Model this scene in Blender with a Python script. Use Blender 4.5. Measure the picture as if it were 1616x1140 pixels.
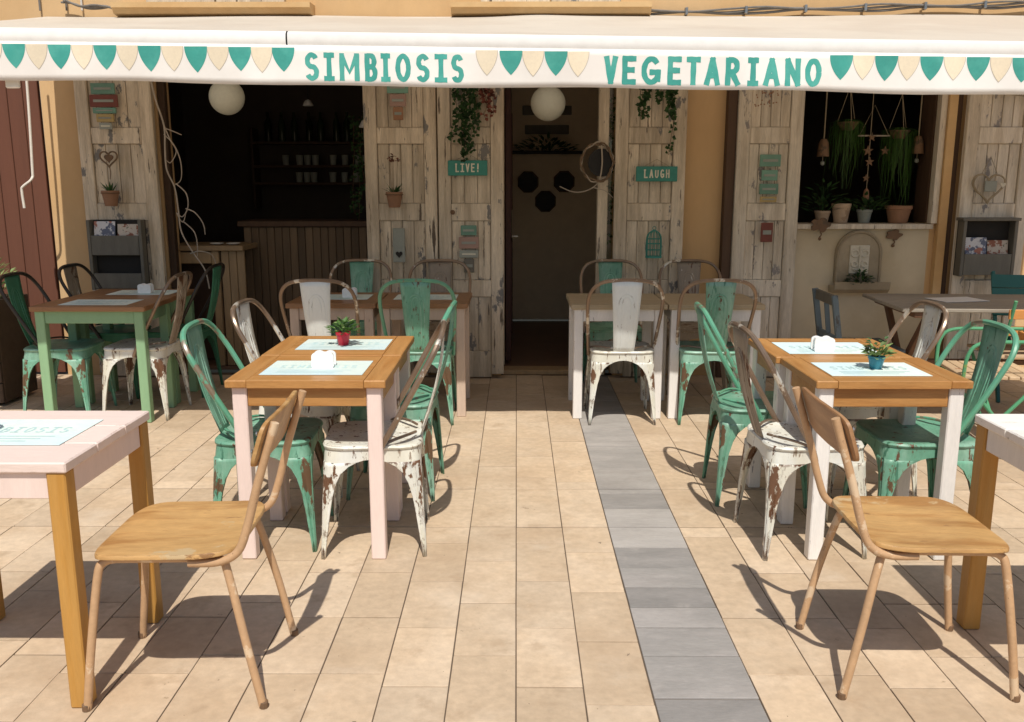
import bpy, bmesh, math, random
from mathutils import Vector, Matrix
random.seed(7)
R = math.radians
S = bpy.context.scene
for o in list(bpy.data.objects):
    bpy.data.objects.remove(o)
COL = S.collection

# ------------------------------------------------------------------ camera, sky, sun, exposure
cam_d = bpy.data.cameras.new('camera')
cam = bpy.data.objects.new('camera', cam_d)
COL.objects.link(cam)
S.camera = cam
cam_d.sensor_width = 36
cam_d.lens = 36 * 1400 / 1616
cam_d.clip_end = 500
cam.location = (0, 0, 1.45)
PITCH = math.atan(280 / 1400)
cam.rotation_euler = (math.pi / 2 - PITCH, 0, math.atan(7 / 1400))
SUN_EL, SUN_AZ = R(58), R(3)
world = bpy.data.worlds.new('World')
S.world = world
world.use_nodes = True
wn = world.node_tree.nodes
sky = wn.new('ShaderNodeTexSky')
sky.sky_type = 'NISHITA'
sky.sun_disc = False
sky.sun_elevation = SUN_EL
sky.sun_rotation = R(180) - SUN_AZ
sky.dust_density = 1.5
world.node_tree.links.new(sky.outputs[0], wn['Background'].inputs[0])
wn['Background'].inputs[1].default_value = 0.088
sd = bpy.data.lights.new('sun', 'SUN')
sd.energy = 4.4
sd.angle = R(0.5)
sd.color = (1.0, 0.945, 0.855)
sun = bpy.data.objects.new('sun', sd)
sun.rotation_euler = (math.pi / 2 - SUN_EL, 0, SUN_AZ)
sun.location = (0, -6, 10)
COL.objects.link(sun)
S.view_settings.view_transform = 'Standard'
S.view_settings.look = 'None'
S.view_settings.exposure = 0.0
S.view_settings.gamma = 1.0

# ------------------------------------------------------------------ materials
MATS = {}


def mat(name, base, rough=0.6, var=0.15, nscale=5, stretch=(1, 1, 1), rnd=0.08, metal=0.0,
        chip=None, chip2=None, fine=0.06, bump=0.15, bscale=40, spec=0.4, island=0.0, tint=None, trans=0.0, edge=None, dirt=None, corner=None):
    """procedural paint / wood / stone: base colour, broad variation, fine grain, chips (colour, threshold, scale, stretch)"""
    m = bpy.data.materials.new(name)
    m.use_nodes = True
    nt = m.node_tree
    N, L = nt.nodes, nt.links
    b = N['Principled BSDF']
    b.inputs['Roughness'].default_value = rough
    b.inputs['Metallic'].default_value = metal
    b.inputs['Specular IOR Level'].default_value = spec
    tc = N.new('ShaderNodeTexCoord')
    oi = N.new('ShaderNodeObjectInfo')
    off = N.new('ShaderNodeVectorMath'); off.operation = 'SCALE'
    off.inputs[0].default_value = (37.1, 19.7, 53.3)
    L.new(oi.outputs['Random'], off.inputs['Scale'])
    add = N.new('ShaderNodeVectorMath'); add.operation = 'ADD'
    L.new(tc.outputs['Object'], add.inputs[0]); L.new(off.outputs[0], add.inputs[1])
    src = add.outputs[0]
    if island:
        ge = N.new('ShaderNodeNewGeometry')
        off2 = N.new('ShaderNodeVectorMath'); off2.operation = 'SCALE'
        off2.inputs[0].default_value = (11.3, 41.7, 23.9)
        L.new(ge.outputs['Random Per Island'], off2.inputs['Scale'])
        add2 = N.new('ShaderNodeVectorMath'); add2.operation = 'ADD'
        L.new(src, add2.inputs[0]); L.new(off2.outputs[0], add2.inputs[1])
        src = add2.outputs[0]

    def noise(scale, st, detail=6, rg=0.6):
        mp = N.new('ShaderNodeVectorMath'); mp.operation = 'MULTIPLY'
        mp.inputs[1].default_value = st
        L.new(src, mp.inputs[0])
        n = N.new('ShaderNodeTexNoise')
        n.inputs['Scale'].default_value = scale
        n.inputs['Detail'].default_value = detail
        n.inputs['Roughness'].default_value = rg
        L.new(mp.outputs[0], n.inputs['Vector'])
        return n.outputs['Fac']

    def math_(op, a, c):
        k = N.new('ShaderNodeMath'); k.operation = op
        for i, q in enumerate((a, c)):
            if isinstance(q, (int, float)):
                k.inputs[i].default_value = q
            else:
                L.new(q, k.inputs[i])
        return k.outputs[0]

    def mix(f, a, c):
        k = N.new('ShaderNodeMix'); k.data_type = 'RGBA'
        if isinstance(f, (int, float)):
            k.inputs[0].default_value = f
        else:
            L.new(f, k.inputs[0])
        for s, q in ((6, a), (7, c)):
            if isinstance(q, tuple):
                k.inputs[s].default_value = (*q[:3], 1)
            else:
                L.new(q, k.inputs[s])
        return k.outputs[2]

    def ramp(f, lo, hi):
        k = N.new('ShaderNodeMapRange'); k.interpolation_type = 'SMOOTHSTEP'
        k.inputs[1].default_value = lo; k.inputs[2].default_value = hi
        L.new(f, k.inputs[0])
        return k.outputs[0]

    n1 = noise(nscale, stretch)
    n2 = noise(nscale * 9, stretch, 3)
    f = math_('MULTIPLY_ADD', n1, 2 * var * 1.6)
    f.node.inputs[2].default_value = 1 - var * 1.6
    g = math_('MULTIPLY_ADD', n2, 2 * fine * 1.6)
    g.node.inputs[2].default_value = 1 - fine * 1.6
    f = math_('MULTIPLY', f, g)
    h = math_('MULTIPLY_ADD', oi.outputs['Random'], 2 * rnd)
    h.node.inputs[2].default_value = 1 - rnd
    f = math_('MULTIPLY', f, h)
    if island:
        h = math_('MULTIPLY_ADD', ge.outputs['Random Per Island'], 2 * island)
        h.node.inputs[2].default_value = 1 - island
        f = math_('MULTIPLY', f, h)
    col = base
    if tint:
        col = mix(ramp(noise(nscale * 0.6, stretch), 0.42, 0.62), base, tint)
    vm = N.new('ShaderNodeVectorMath'); vm.operation = 'SCALE'
    if isinstance(col, tuple):
        vm.inputs[0].default_value = col
    else:
        L.new(col, vm.inputs[0])
    L.new(f, vm.inputs['Scale'])
    col = vm.outputs[0]
    for ch in (chip, chip2):
        if ch:
            c, th, sc, st = ch
            k = ramp(noise(sc, st, 8, 0.65), th, th + 0.035)
            col = mix(k, col, c)
    if corner:
        # paint worn to rust in the pressed hollow at the head of each leg
        sb = N.new('ShaderNodeVectorMath'); sb.operation = 'SUBTRACT'
        sb.inputs[1].default_value = (0.188, 0.188, 0.30)
        L.new(tc.outputs['Object'], sb.inputs[0])
        sc_ = N.new('ShaderNodeVectorMath'); sc_.operation = 'MULTIPLY'
        sc_.inputs[1].default_value = (1, 1, 0.42)
        L.new(sb.outputs[0], sc_.inputs[0])
        ln = N.new('ShaderNodeVectorMath'); ln.operation = 'LENGTH'
        L.new(sc_.outputs[0], ln.inputs[0])
        dd = math_('MULTIPLY_ADD', ln.outputs['Value'], -3.2)
        L.new(noise(11, (1.5, 1.5, 0.8), 8, 0.65), dd.node.inputs[2])
        col = mix(ramp(dd, corner[1], corner[1] + 0.03), col, corner[0])
    if edge:
        ecol, rad, amt = edge
        bv = N.new('ShaderNodeBevel'); bv.samples = 4
        bv.inputs['Radius'].default_value = rad
        gg = N.new('ShaderNodeNewGeometry')
        dt = N.new('ShaderNodeVectorMath'); dt.operation = 'DOT_PRODUCT'
        L.new(bv.outputs[0], dt.inputs[0]); L.new(gg.outputs['Normal'], dt.inputs[1])
        inv = math_('SUBTRACT', 1.0, dt.outputs['Value'])
        en = math_('MULTIPLY', ramp(inv, 0.015, 0.12), ramp(noise(17, (1, 1, 0.7), 6), 0.62 - amt, 0.70 - amt))
        col = mix(en, col, ecol)
    if dirt:
        gp = N.new('ShaderNodeNewGeometry')
        for sc, lo, hi, c, fac in dirt:
            n = N.new('ShaderNodeTexNoise')
            n.inputs['Scale'].default_value = sc; n.inputs['Detail'].default_value = 7; n.inputs['Roughness'].default_value = 0.62
            L.new(gp.outputs['Position'], n.inputs['Vector'])
            k = math_('MULTIPLY', ramp(n.outputs['Fac'], lo, hi), fac)
            col = mix(k, col, c)
    L.new(col, b.inputs['Base Color'])
    if bump:
        bp = N.new('ShaderNodeBump')
        bp.inputs['Strength'].default_value = bump
        bp.inputs['Distance'].default_value = 0.004
        L.new(noise(bscale, stretch, 5), bp.inputs['Height'])
        L.new(bp.outputs[0], b.inputs['Normal'])
    if trans:
        tr = N.new('ShaderNodeBsdfTranslucent')
        L.new(col, tr.inputs[0])
        ms = N.new('ShaderNodeMixShader')
        ms.inputs[0].default_value = trans
        out = N['Material Output']
        L.new(b.outputs[0], ms.inputs[1]); L.new(tr.outputs[0], ms.inputs[2])
        L.new(ms.outputs[0], out.inputs['Surface'])
    MATS[name] = m
    return m


def glass(name, col, rough=0.05):
    m = bpy.data.materials.new(name); m.use_nodes = True
    b = m.node_tree.nodes['Principled BSDF']
    n = m.node_tree.nodes.new('ShaderNodeTexNoise'); n.inputs['Scale'].default_value = 3
    mr = m.node_tree.nodes.new('ShaderNodeMapRange')
    mr.inputs[3].default_value = rough; mr.inputs[4].default_value = rough + 0.05
    m.node_tree.links.new(n.outputs[0], mr.inputs[0]); m.node_tree.links.new(mr.outputs[0], b.inputs['Roughness'])
    b.inputs['Base Color'].default_value = (*col, 1)
    b.inputs['Transmission Weight'].default_value = 1.0
    MATS[name] = m
    return m


RUST = (0.115, 0.05, 0.024)
mat('tile', (0.515, 0.392, 0.268), 0.75, 0.11, 3.5, rnd=0.10, island=0.08, dirt=((1.1, 0.46, 0.66, (0.39, 0.275, 0.175), 0.5), (6.0, 0.56, 0.70, (0.37, 0.265, 0.17), 0.5), (19.0, 0.69, 0.71, (0.12, 0.09, 0.065), 0.8), (2.3, 0.58, 0.75, (0.60, 0.50, 0.39), 0.5)), bump=0.25, bscale=55, fine=0.15, tint=(0.56, 0.44, 0.315), chip=((0.35, 0.26, 0.175), 0.68, 9, (1, 1, 1)))
mat('grey_tile', (0.285, 0.268, 0.25), 0.75, 0.13, 4, (1, 3, 1), rnd=0.12, dirt=((1.4, 0.50, 0.72, (0.20, 0.185, 0.17), 0.4), (6.0, 0.58, 0.72, (0.38, 0.35, 0.32), 0.5), (24.0, 0.71, 0.73, (0.09, 0.08, 0.075), 0.7)), island=0.1, bump=0.3, bscale=60, fine=0.10, tint=(0.34, 0.315, 0.295))
mat('grey_tile_dark', (0.235, 0.222, 0.208), 0.75, 0.13, 4, (1, 3, 1), rnd=0.12, dirt=((1.4, 0.50, 0.72, (0.20, 0.185, 0.17), 0.4), (6.0, 0.58, 0.72, (0.38, 0.35, 0.32), 0.5), (24.0, 0.71, 0.73, (0.09, 0.08, 0.075), 0.7)), island=0.1, bump=0.3, bscale=60, fine=0.10, tint=(0.27, 0.253, 0.237))
mat('grey_tile_pale', (0.345, 0.32, 0.295), 0.75, 0.13, 4, (1, 3, 1), rnd=0.12, dirt=((1.4, 0.50, 0.72, (0.20, 0.185, 0.17), 0.4), (6.0, 0.58, 0.72, (0.38, 0.35, 0.32), 0.5), (24.0, 0.71, 0.73, (0.09, 0.08, 0.075), 0.7)), island=0.1, bump=0.3, bscale=60, fine=0.10, tint=(0.38, 0.355, 0.33))
mat('grout', (0.115, 0.085, 0.06), 0.9, 0.25, 6)
mat('ochre', (0.60, 0.385, 0.185), 0.85, 0.07, 1.4, (1, 1, 0.5), bump=0.2, bscale=60, fine=0.04, tint=(0.64, 0.43, 0.225))
mat('ochre_trim', (0.64, 0.43, 0.21), 0.8, 0.08, 2, bump=0.2, tint=(0.58, 0.36, 0.16))
mat('cream_wall', (0.66, 0.57, 0.41), 0.85, 0.07, 1.2, bump=0.2, bscale=50, fine=0.03, tint=(0.53, 0.44, 0.29))
mat('red_brown', (0.135, 0.052, 0.030), 0.6, 0.12, 2, (4, 4, 0.4), bump=0.12, rnd=0.06, fine=0.07)
BW = (9, 9, 0.7)
mat('bleached', (0.64, 0.55, 0.425), 0.8, 0.24, 3, BW, rnd=0.12, bump=0.6, bscale=26, fine=0.22, tint=(0.49, 0.41, 0.305),
    chip=((0.13, 0.10, 0.075), 0.62, 4.2, (7, 7, 0.6)), chip2=((0.20, 0.19, 0.18), 0.60, 2.8, (2.4, 2.4, 1.2)))
mat('bleached_light', (0.69, 0.62, 0.51), 0.8, 0.2, 3, BW, rnd=0.1, bump=0.6, bscale=26, fine=0.2, tint=(0.56, 0.485, 0.38),
    chip=((0.16, 0.125, 0.095), 0.63, 4.2, (7, 7, 0.6)), chip2=((0.26, 0.24, 0.23), 0.60, 2.8, (2.4, 2.4, 1.2)))
mat('dark_wood', (0.075, 0.042, 0.024), 0.7, 0.25, 4, (6, 6, 0.6), rnd=0.2, bump=0.3)
mat('slat_wood', (0.125, 0.085, 0.05), 0.75, 0.25, 4, (6, 6, 0.6), rnd=0.28, bump=0.3)
mat('counter_wood', (0.34, 0.235, 0.13), 0.65, 0.2, 4, (6, 6, 0.7), rnd=0.15, bump=0.3)
mat('honey_x', (0.44, 0.22, 0.070), 0.42, 0.15, 4, (0.8, 9, 9), rnd=0.05, bump=0.15, bscale=20, fine=0.15, spec=0.5, tint=(0.38, 0.17, 0.045), edge=((0.25, 0.11, 0.03), 0.005, 0.05))
mat('honey_y', (0.44, 0.22, 0.070), 0.42, 0.15, 4, (9, 0.8, 9), rnd=0.05, bump=0.15, bscale=20, fine=0.15, spec=0.5, tint=(0.38, 0.17, 0.045), edge=((0.25, 0.11, 0.03), 0.005, 0.05))
mat('brown_top', (0.27, 0.138, 0.062), 0.42, 0.16, 4, (0.8, 9, 9), rnd=0.08, bump=0.12, bscale=20, fine=0.1, spec=0.5)
mat('mustard', (0.46, 0.245, 0.062), 0.5, 0.10, 5, (9, 9, 0.7), bump=0.15, fine=0.08, tint=(0.44, 0.22, 0.045))
mat('pink_paint', (0.78, 0.63, 0.57), 0.5, 0.06, 4, (6, 6, 0.8), bump=0.15, fine=0.04, chip=((0.50, 0.36, 0.30), 0.71, 9, (1, 1, 1)), edge=((0.42, 0.27, 0.19), 0.005, 0.03))
mat('pink_top', (0.80, 0.655, 0.59), 0.5, 0.06, 4, (0.8, 6, 6), bump=0.3, bscale=14, fine=0.05, chip=((0.36, 0.26, 0.21), 0.70, 9, (0.8, 4, 4)), edge=((0.35, 0.24, 0.18), 0.006, 0.08))
mat('beige_paint', (0.60, 0.46, 0.36), 0.55, 0.1, 4, (6, 6, 0.8), bump=0.2, fine=0.07, chip=((0.36, 0.26, 0.19), 0.68, 8, (3, 3, 0.8)))
mat('white_paint', (0.77, 0.74, 0.70), 0.55, 0.08, 4, (6, 6, 0.8), bump=0.3, bscale=20, fine=0.06, chip=((0.30, 0.28, 0.30), 0.655, 8, (3, 3, 0.7)), edge=((0.30, 0.26, 0.24), 0.005, 0.06))
mat('white_top', (0.80, 0.77, 0.72), 0.5, 0.08, 4, (0.8, 6, 6), bump=0.4, bscale=14, fine=0.06, chip=((0.42, 0.36, 0.30), 0.66, 7, (0.8, 4, 4)), edge=((0.34, 0.27, 0.21), 0.006, 0.08))
mat('drab_top', (0.42, 0.335, 0.215), 0.6, 0.15, 4, (0.8, 6, 6), bump=0.3, bscale=14, fine=0.1)
mat('green_table', (0.25, 0.42, 0.235), 0.5, 0.07, 5, (5, 5, 0.8), bump=0.15, fine=0.04, chip=((0.18, 0.25, 0.14), 0.73, 8, (2, 2, 0.8)))
CST = (1.6, 1.6, 0.75)
mat('metal_green', (0.135, 0.335, 0.23), 0.42, 0.26, 6, CST, rnd=0.10, bump=0.2, bscale=14, spec=0.5, fine=0.12, tint=(0.245, 0.43, 0.325),
    corner=((0.13, 0.075, 0.04), 0.41), edge=((0.07, 0.085, 0.05), 0.006, 0.06), chip=(RUST, 0.61, 8, (2.4, 2.4, 0.8)), chip2=((0.06, 0.185, 0.12), 0.60, 13, (3.0, 3.0, 0.4)))
mat('metal_dark_green', (0.055, 0.195, 0.115), 0.35, 0.2, 6, CST, rnd=0.1, bump=0.08, fine=0.08,
    chip=(RUST, 0.66, 7, CST))
mat('metal_white', (0.68, 0.66, 0.56), 0.42, 0.12, 6, CST, rnd=0.06, bump=0.2, bscale=14, spec=0.5, fine=0.05, tint=(0.72, 0.73, 0.68),
    corner=((0.15, 0.075, 0.04), 0.415), edge=(RUST, 0.006, 0.12), chip=(RUST, 0.60, 9, (2.6, 2.6, 0.6)), chip2=((0.30, 0.24, 0.18), 0.60, 19, (2.4, 2.4, 0.5)))
mat('metal_pale', (0.74, 0.77, 0.74), 0.32, 0.07, 6, CST, rnd=0.05, bump=0.06, spec=0.5, fine=0.04,
    edge=(RUST, 0.005, 0.06), chip=(RUST, 0.69, 9, (2.2, 2.2, 0.7)))
mat('metal_grey_brown', (0.30, 0.245, 0.185), 0.4, 0.25, 6, CST, rnd=0.15, bump=0.1, fine=0.1, chip=(RUST, 0.55, 6, CST), chip2=((0.60, 0.55, 0.47), 0.62, 8, CST))
mat('tube_green', (0.10, 0.30, 0.19), 0.3, 0.2, 8, rnd=0.1, spec=0.6, bump=0.05, chip=((0.20, 0.155, 0.105), 0.56, 9, (1, 1, 0.7)))
mat('tube_bare', (0.235, 0.165, 0.115), 0.3, 0.3, 9, rnd=0.12, spec=0.6, metal=0.45, bump=0.08, chip=((0.62, 0.58, 0.50), 0.575, 9, (1, 1, 0.7)))
mat('tube_black', (0.035, 0.028, 0.022), 0.4, 0.3, 9, bump=0.08)
mat('school_ply', (0.50, 0.30, 0.118), 0.45, 0.2, 3, (1.2, 6, 6), rnd=0.06, bump=0.15, bscale=16, fine=0.14, spec=0.5, tint=(0.35, 0.18, 0.06),
    chip=((0.50, 0.365, 0.20), 0.58, 3.2, (1, 1.3, 1)), chip2=((0.27, 0.14, 0.055), 0.635, 8, (1, 5, 2)), edge=((0.26, 0.14, 0.06), 0.006, 0.1))
mat('school_ply_dark', (0.36, 0.20, 0.095), 0.45, 0.2, 3, (6, 1.2, 6), rnd=0.06, bump=0.12, bscale=16, fine=0.1, spec=0.5, tint=(0.27, 0.135, 0.06), edge=((0.18, 0.09, 0.04), 0.006, 0.1))
mat('school_tube', (0.50, 0.315, 0.175), 0.4, 0.18, 9, rnd=0.05, bump=0.12, fine=0.1, chip=((0.16, 0.085, 0.05), 0.66, 26, (1, 1, 1)), chip2=((0.64, 0.48, 0.32), 0.58, 9, (1, 1, 1)))
mat('canvas', (0.72, 0.66, 0.57), 0.8, 0.05, 1.6, bump=0.12, bscale=20, fine=0.02, trans=0.22, tint=(0.66, 0.59, 0.50))
mat('valance_canvas', (0.88, 0.86, 0.82), 0.85, 0.04, 2.0, bump=0.1, bscale=9, fine=0.015, trans=0.06, tint=(0.83, 0.79, 0.74))
mat('bar_white', (0.85, 0.84, 0.81), 0.35, 0.02, 2, bump=0.02)
mat('teal_paint', (0.05, 0.33, 0.28), 0.7, 0.12, 9, rnd=0.05, bump=0.05, tint=(0.08, 0.39, 0.33))
mat('cream_paint', (0.80, 0.70, 0.53), 0.75, 0.06, 9, bump=0.05)
mat('outline_paint', (0.50, 0.45, 0.38), 0.8, 0.1, 9, bump=0)
mat('plastic_white', (0.86, 0.86, 0.84), 0.35, 0.02, 5, bump=0.02)
mat('globe_white', (0.84, 0.86, 0.76), 0.4, 0.03, 5, bump=0.0, trans=0.25)
mat('paper_mat', (0.66, 0.755, 0.70), 0.7, 0.05, 5, bump=0.02, tint=(0.56, 0.71, 0.73))
mat('paper_print', (0.45, 0.63, 0.63), 0.7, 0.15, 30, bump=0)
mat('red_pot', (0.52, 0.02, 0.045), 0.35, 0.06, 6, bump=0.02)
mat('blue_pot', (0.03, 0.20, 0.27), 0.35, 0.06, 6, bump=0.02)
mat('soil', (0.05, 0.032, 0.02), 0.95, 0.3, 30)
mat('terracotta', (0.29, 0.155, 0.09), 0.8, 0.15, 6, bump=0.2)
mat('terracotta_pale', (0.50, 0.37, 0.26), 0.8, 0.15, 6, bump=0.2, chip=((0.36, 0.25, 0.17), 0.6, 7, (1, 1, 1)))
mat('leaf', (0.075, 0.17, 0.035), 0.5, 0.2, 8, island=0.45, rnd=0.1, bump=0, trans=0.3)
mat('leaf_dark', (0.035, 0.085, 0.025), 0.5, 0.2, 8, island=0.5, rnd=0.1, bump=0, trans=0.25)
mat('leaf_pale', (0.22, 0.31, 0.11), 0.5, 0.2, 8, island=0.4, rnd=0.1, bump=0, trans=0.3)
mat('leaf_red', (0.19, 0.06, 0.04), 0.5, 0.2, 8, island=0.5, rnd=0.1, bump=0, trans=0.25)
mat('leaf_purple', (0.12, 0.085, 0.10), 0.5, 0.2, 8, island=0.5, rnd=0.1, bump=0, trans=0.25)
mat('twig', (0.42, 0.36, 0.29), 0.8, 0.2, 12, bump=0.1)
mat('twig_brown', (0.17, 0.115, 0.07), 0.85, 0.25, 12, bump=0.1)
mat('rope', (0.34, 0.28, 0.19), 0.9, 0.2, 20)
mat('rusty', (0.17, 0.10, 0.055), 0.7, 0.25, 14, bump=0.2, chip=((0.10, 0.07, 0.045), 0.55, 12, (1, 1, 1)))
mat('sign_teal', (0.055, 0.26, 0.215), 0.7, 0.15, 8, (1, 1, 3), rnd=0.08, bump=0.2)
mat('sign_letter', (0.66, 0.64, 0.52), 0.7, 0.1, 9, bump=0)
mat('plaque_mint', (0.16, 0.31, 0.24), 0.7, 0.16, 8, rnd=0.15, bump=0.2)
mat('plaque_red', (0.19, 0.06, 0.045), 0.7, 0.16, 8, bump=0.2)
mat('plaque_yellow', (0.40, 0.30, 0.13), 0.7, 0.16, 8, bump=0.2)
mat('plaque_pink', (0.36, 0.235, 0.195), 0.7, 0.16, 8, bump=0.2)
mat('plaque_grey', (0.29, 0.31, 0.275), 0.7, 0.16, 8, bump=0.2)
mat('rack_grey', (0.15, 0.14, 0.115), 0.65, 0.2, 5, (5, 5, 1), rnd=0.1, bump=0.3)
mat('rack_inside', (0.022, 0.02, 0.018), 0.8, 0.2, 5)
mat('paper_card', (0.62, 0.62, 0.64), 0.6, 0.10, 12, bump=0, chip=((0.13, 0.15, 0.22), 0.50, 15, (1, 1, 1)), chip2=((0.40, 0.16, 0.11), 0.58, 12, (1, 1, 1)))
mat('paper_card_warm', (0.55, 0.49, 0.42), 0.6, 0.10, 12, bump=0, chip=((0.26, 0.10, 0.06), 0.51, 15, (1, 1, 1)), chip2=((0.12, 0.14, 0.09), 0.57, 12, (1, 1, 1)))
mat('stone_niche', (0.30, 0.245, 0.165), 0.85, 0.16, 5, bump=0.4, tint=(0.36, 0.30, 0.21))
mat('stone_relief', (0.60, 0.56, 0.46), 0.8, 0.1, 8, bump=0.3)
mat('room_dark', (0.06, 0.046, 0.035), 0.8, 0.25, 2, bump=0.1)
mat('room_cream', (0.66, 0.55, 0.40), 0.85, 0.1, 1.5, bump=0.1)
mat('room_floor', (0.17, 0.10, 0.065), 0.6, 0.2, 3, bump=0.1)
mat('black_matt', (0.012, 0.011, 0.011), 0.6, 0.2, 5, bump=0.05)
mat('door_red', (0.05, 0.018, 0.014), 0.6, 0.2, 3, (5, 5, 0.6))
mat('steel', (0.35, 0.35, 0.34), 0.3, 0.1, 5, metal=0.8, bump=0.05)
mat('crank_white', (0.70, 0.66, 0.60), 0.4, 0.05, 5, bump=0.02)
mat('cable_grey', (0.16, 0.145, 0.13), 0.6, 0.3, 20, bump=0.2)
mat('weathered', (0.285, 0.25, 0.20), 0.75, 0.16, 4, (0.8, 8, 8), rnd=0.14, bump=0.3, bscale=18, fine=0.12)
mat('trestle_brown', (0.15, 0.075, 0.04), 0.65, 0.2, 4, (5, 5, 1), rnd=0.1, bump=0.2)
mat('blue_grey', (0.125, 0.165, 0.185), 0.6, 0.15, 5, (5, 5, 0.8), rnd=0.1, bump=0.2, chip=((0.07, 0.06, 0.05), 0.62, 7, (2, 2, 0.7)))
mat('teal_chair', (0.02, 0.125, 0.115), 0.5, 0.12, 5, rnd=0.08, bump=0.15)
mat('bistro_green', (0.085, 0.31, 0.16), 0.4, 0.15, 6, bump=0.08, chip=((0.20, 0.33, 0.10), 0.6, 8, (1, 1, 1)))
mat('bistro_seat', (0.53, 0.38, 0.235), 0.6, 0.15, 4, (8, 1, 8), rnd=0.1, bump=0.2, chip=((0.33, 0.16, 0.08), 0.66, 6, (3, 1, 1)))
mat('bistro_orange', (0.56, 0.245, 0.07), 0.5, 0.12, 4, (8, 1, 8), rnd=0.08, bump=0.2)
mat('planter_wood', (0.085, 0.055, 0.035), 0.8, 0.2, 4, (1, 6, 6), rnd=0.2, bump=0.3)
mat('bottle_dark', (0.02, 0.03, 0.015), 0.12, 0.2, 5, rnd=0.4, bump=0)
glass('jar_glass', (0.86, 0.90, 0.87), 0.02)
glass('pane_glass', (0.75, 0.80, 0.74), 0.03)


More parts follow.
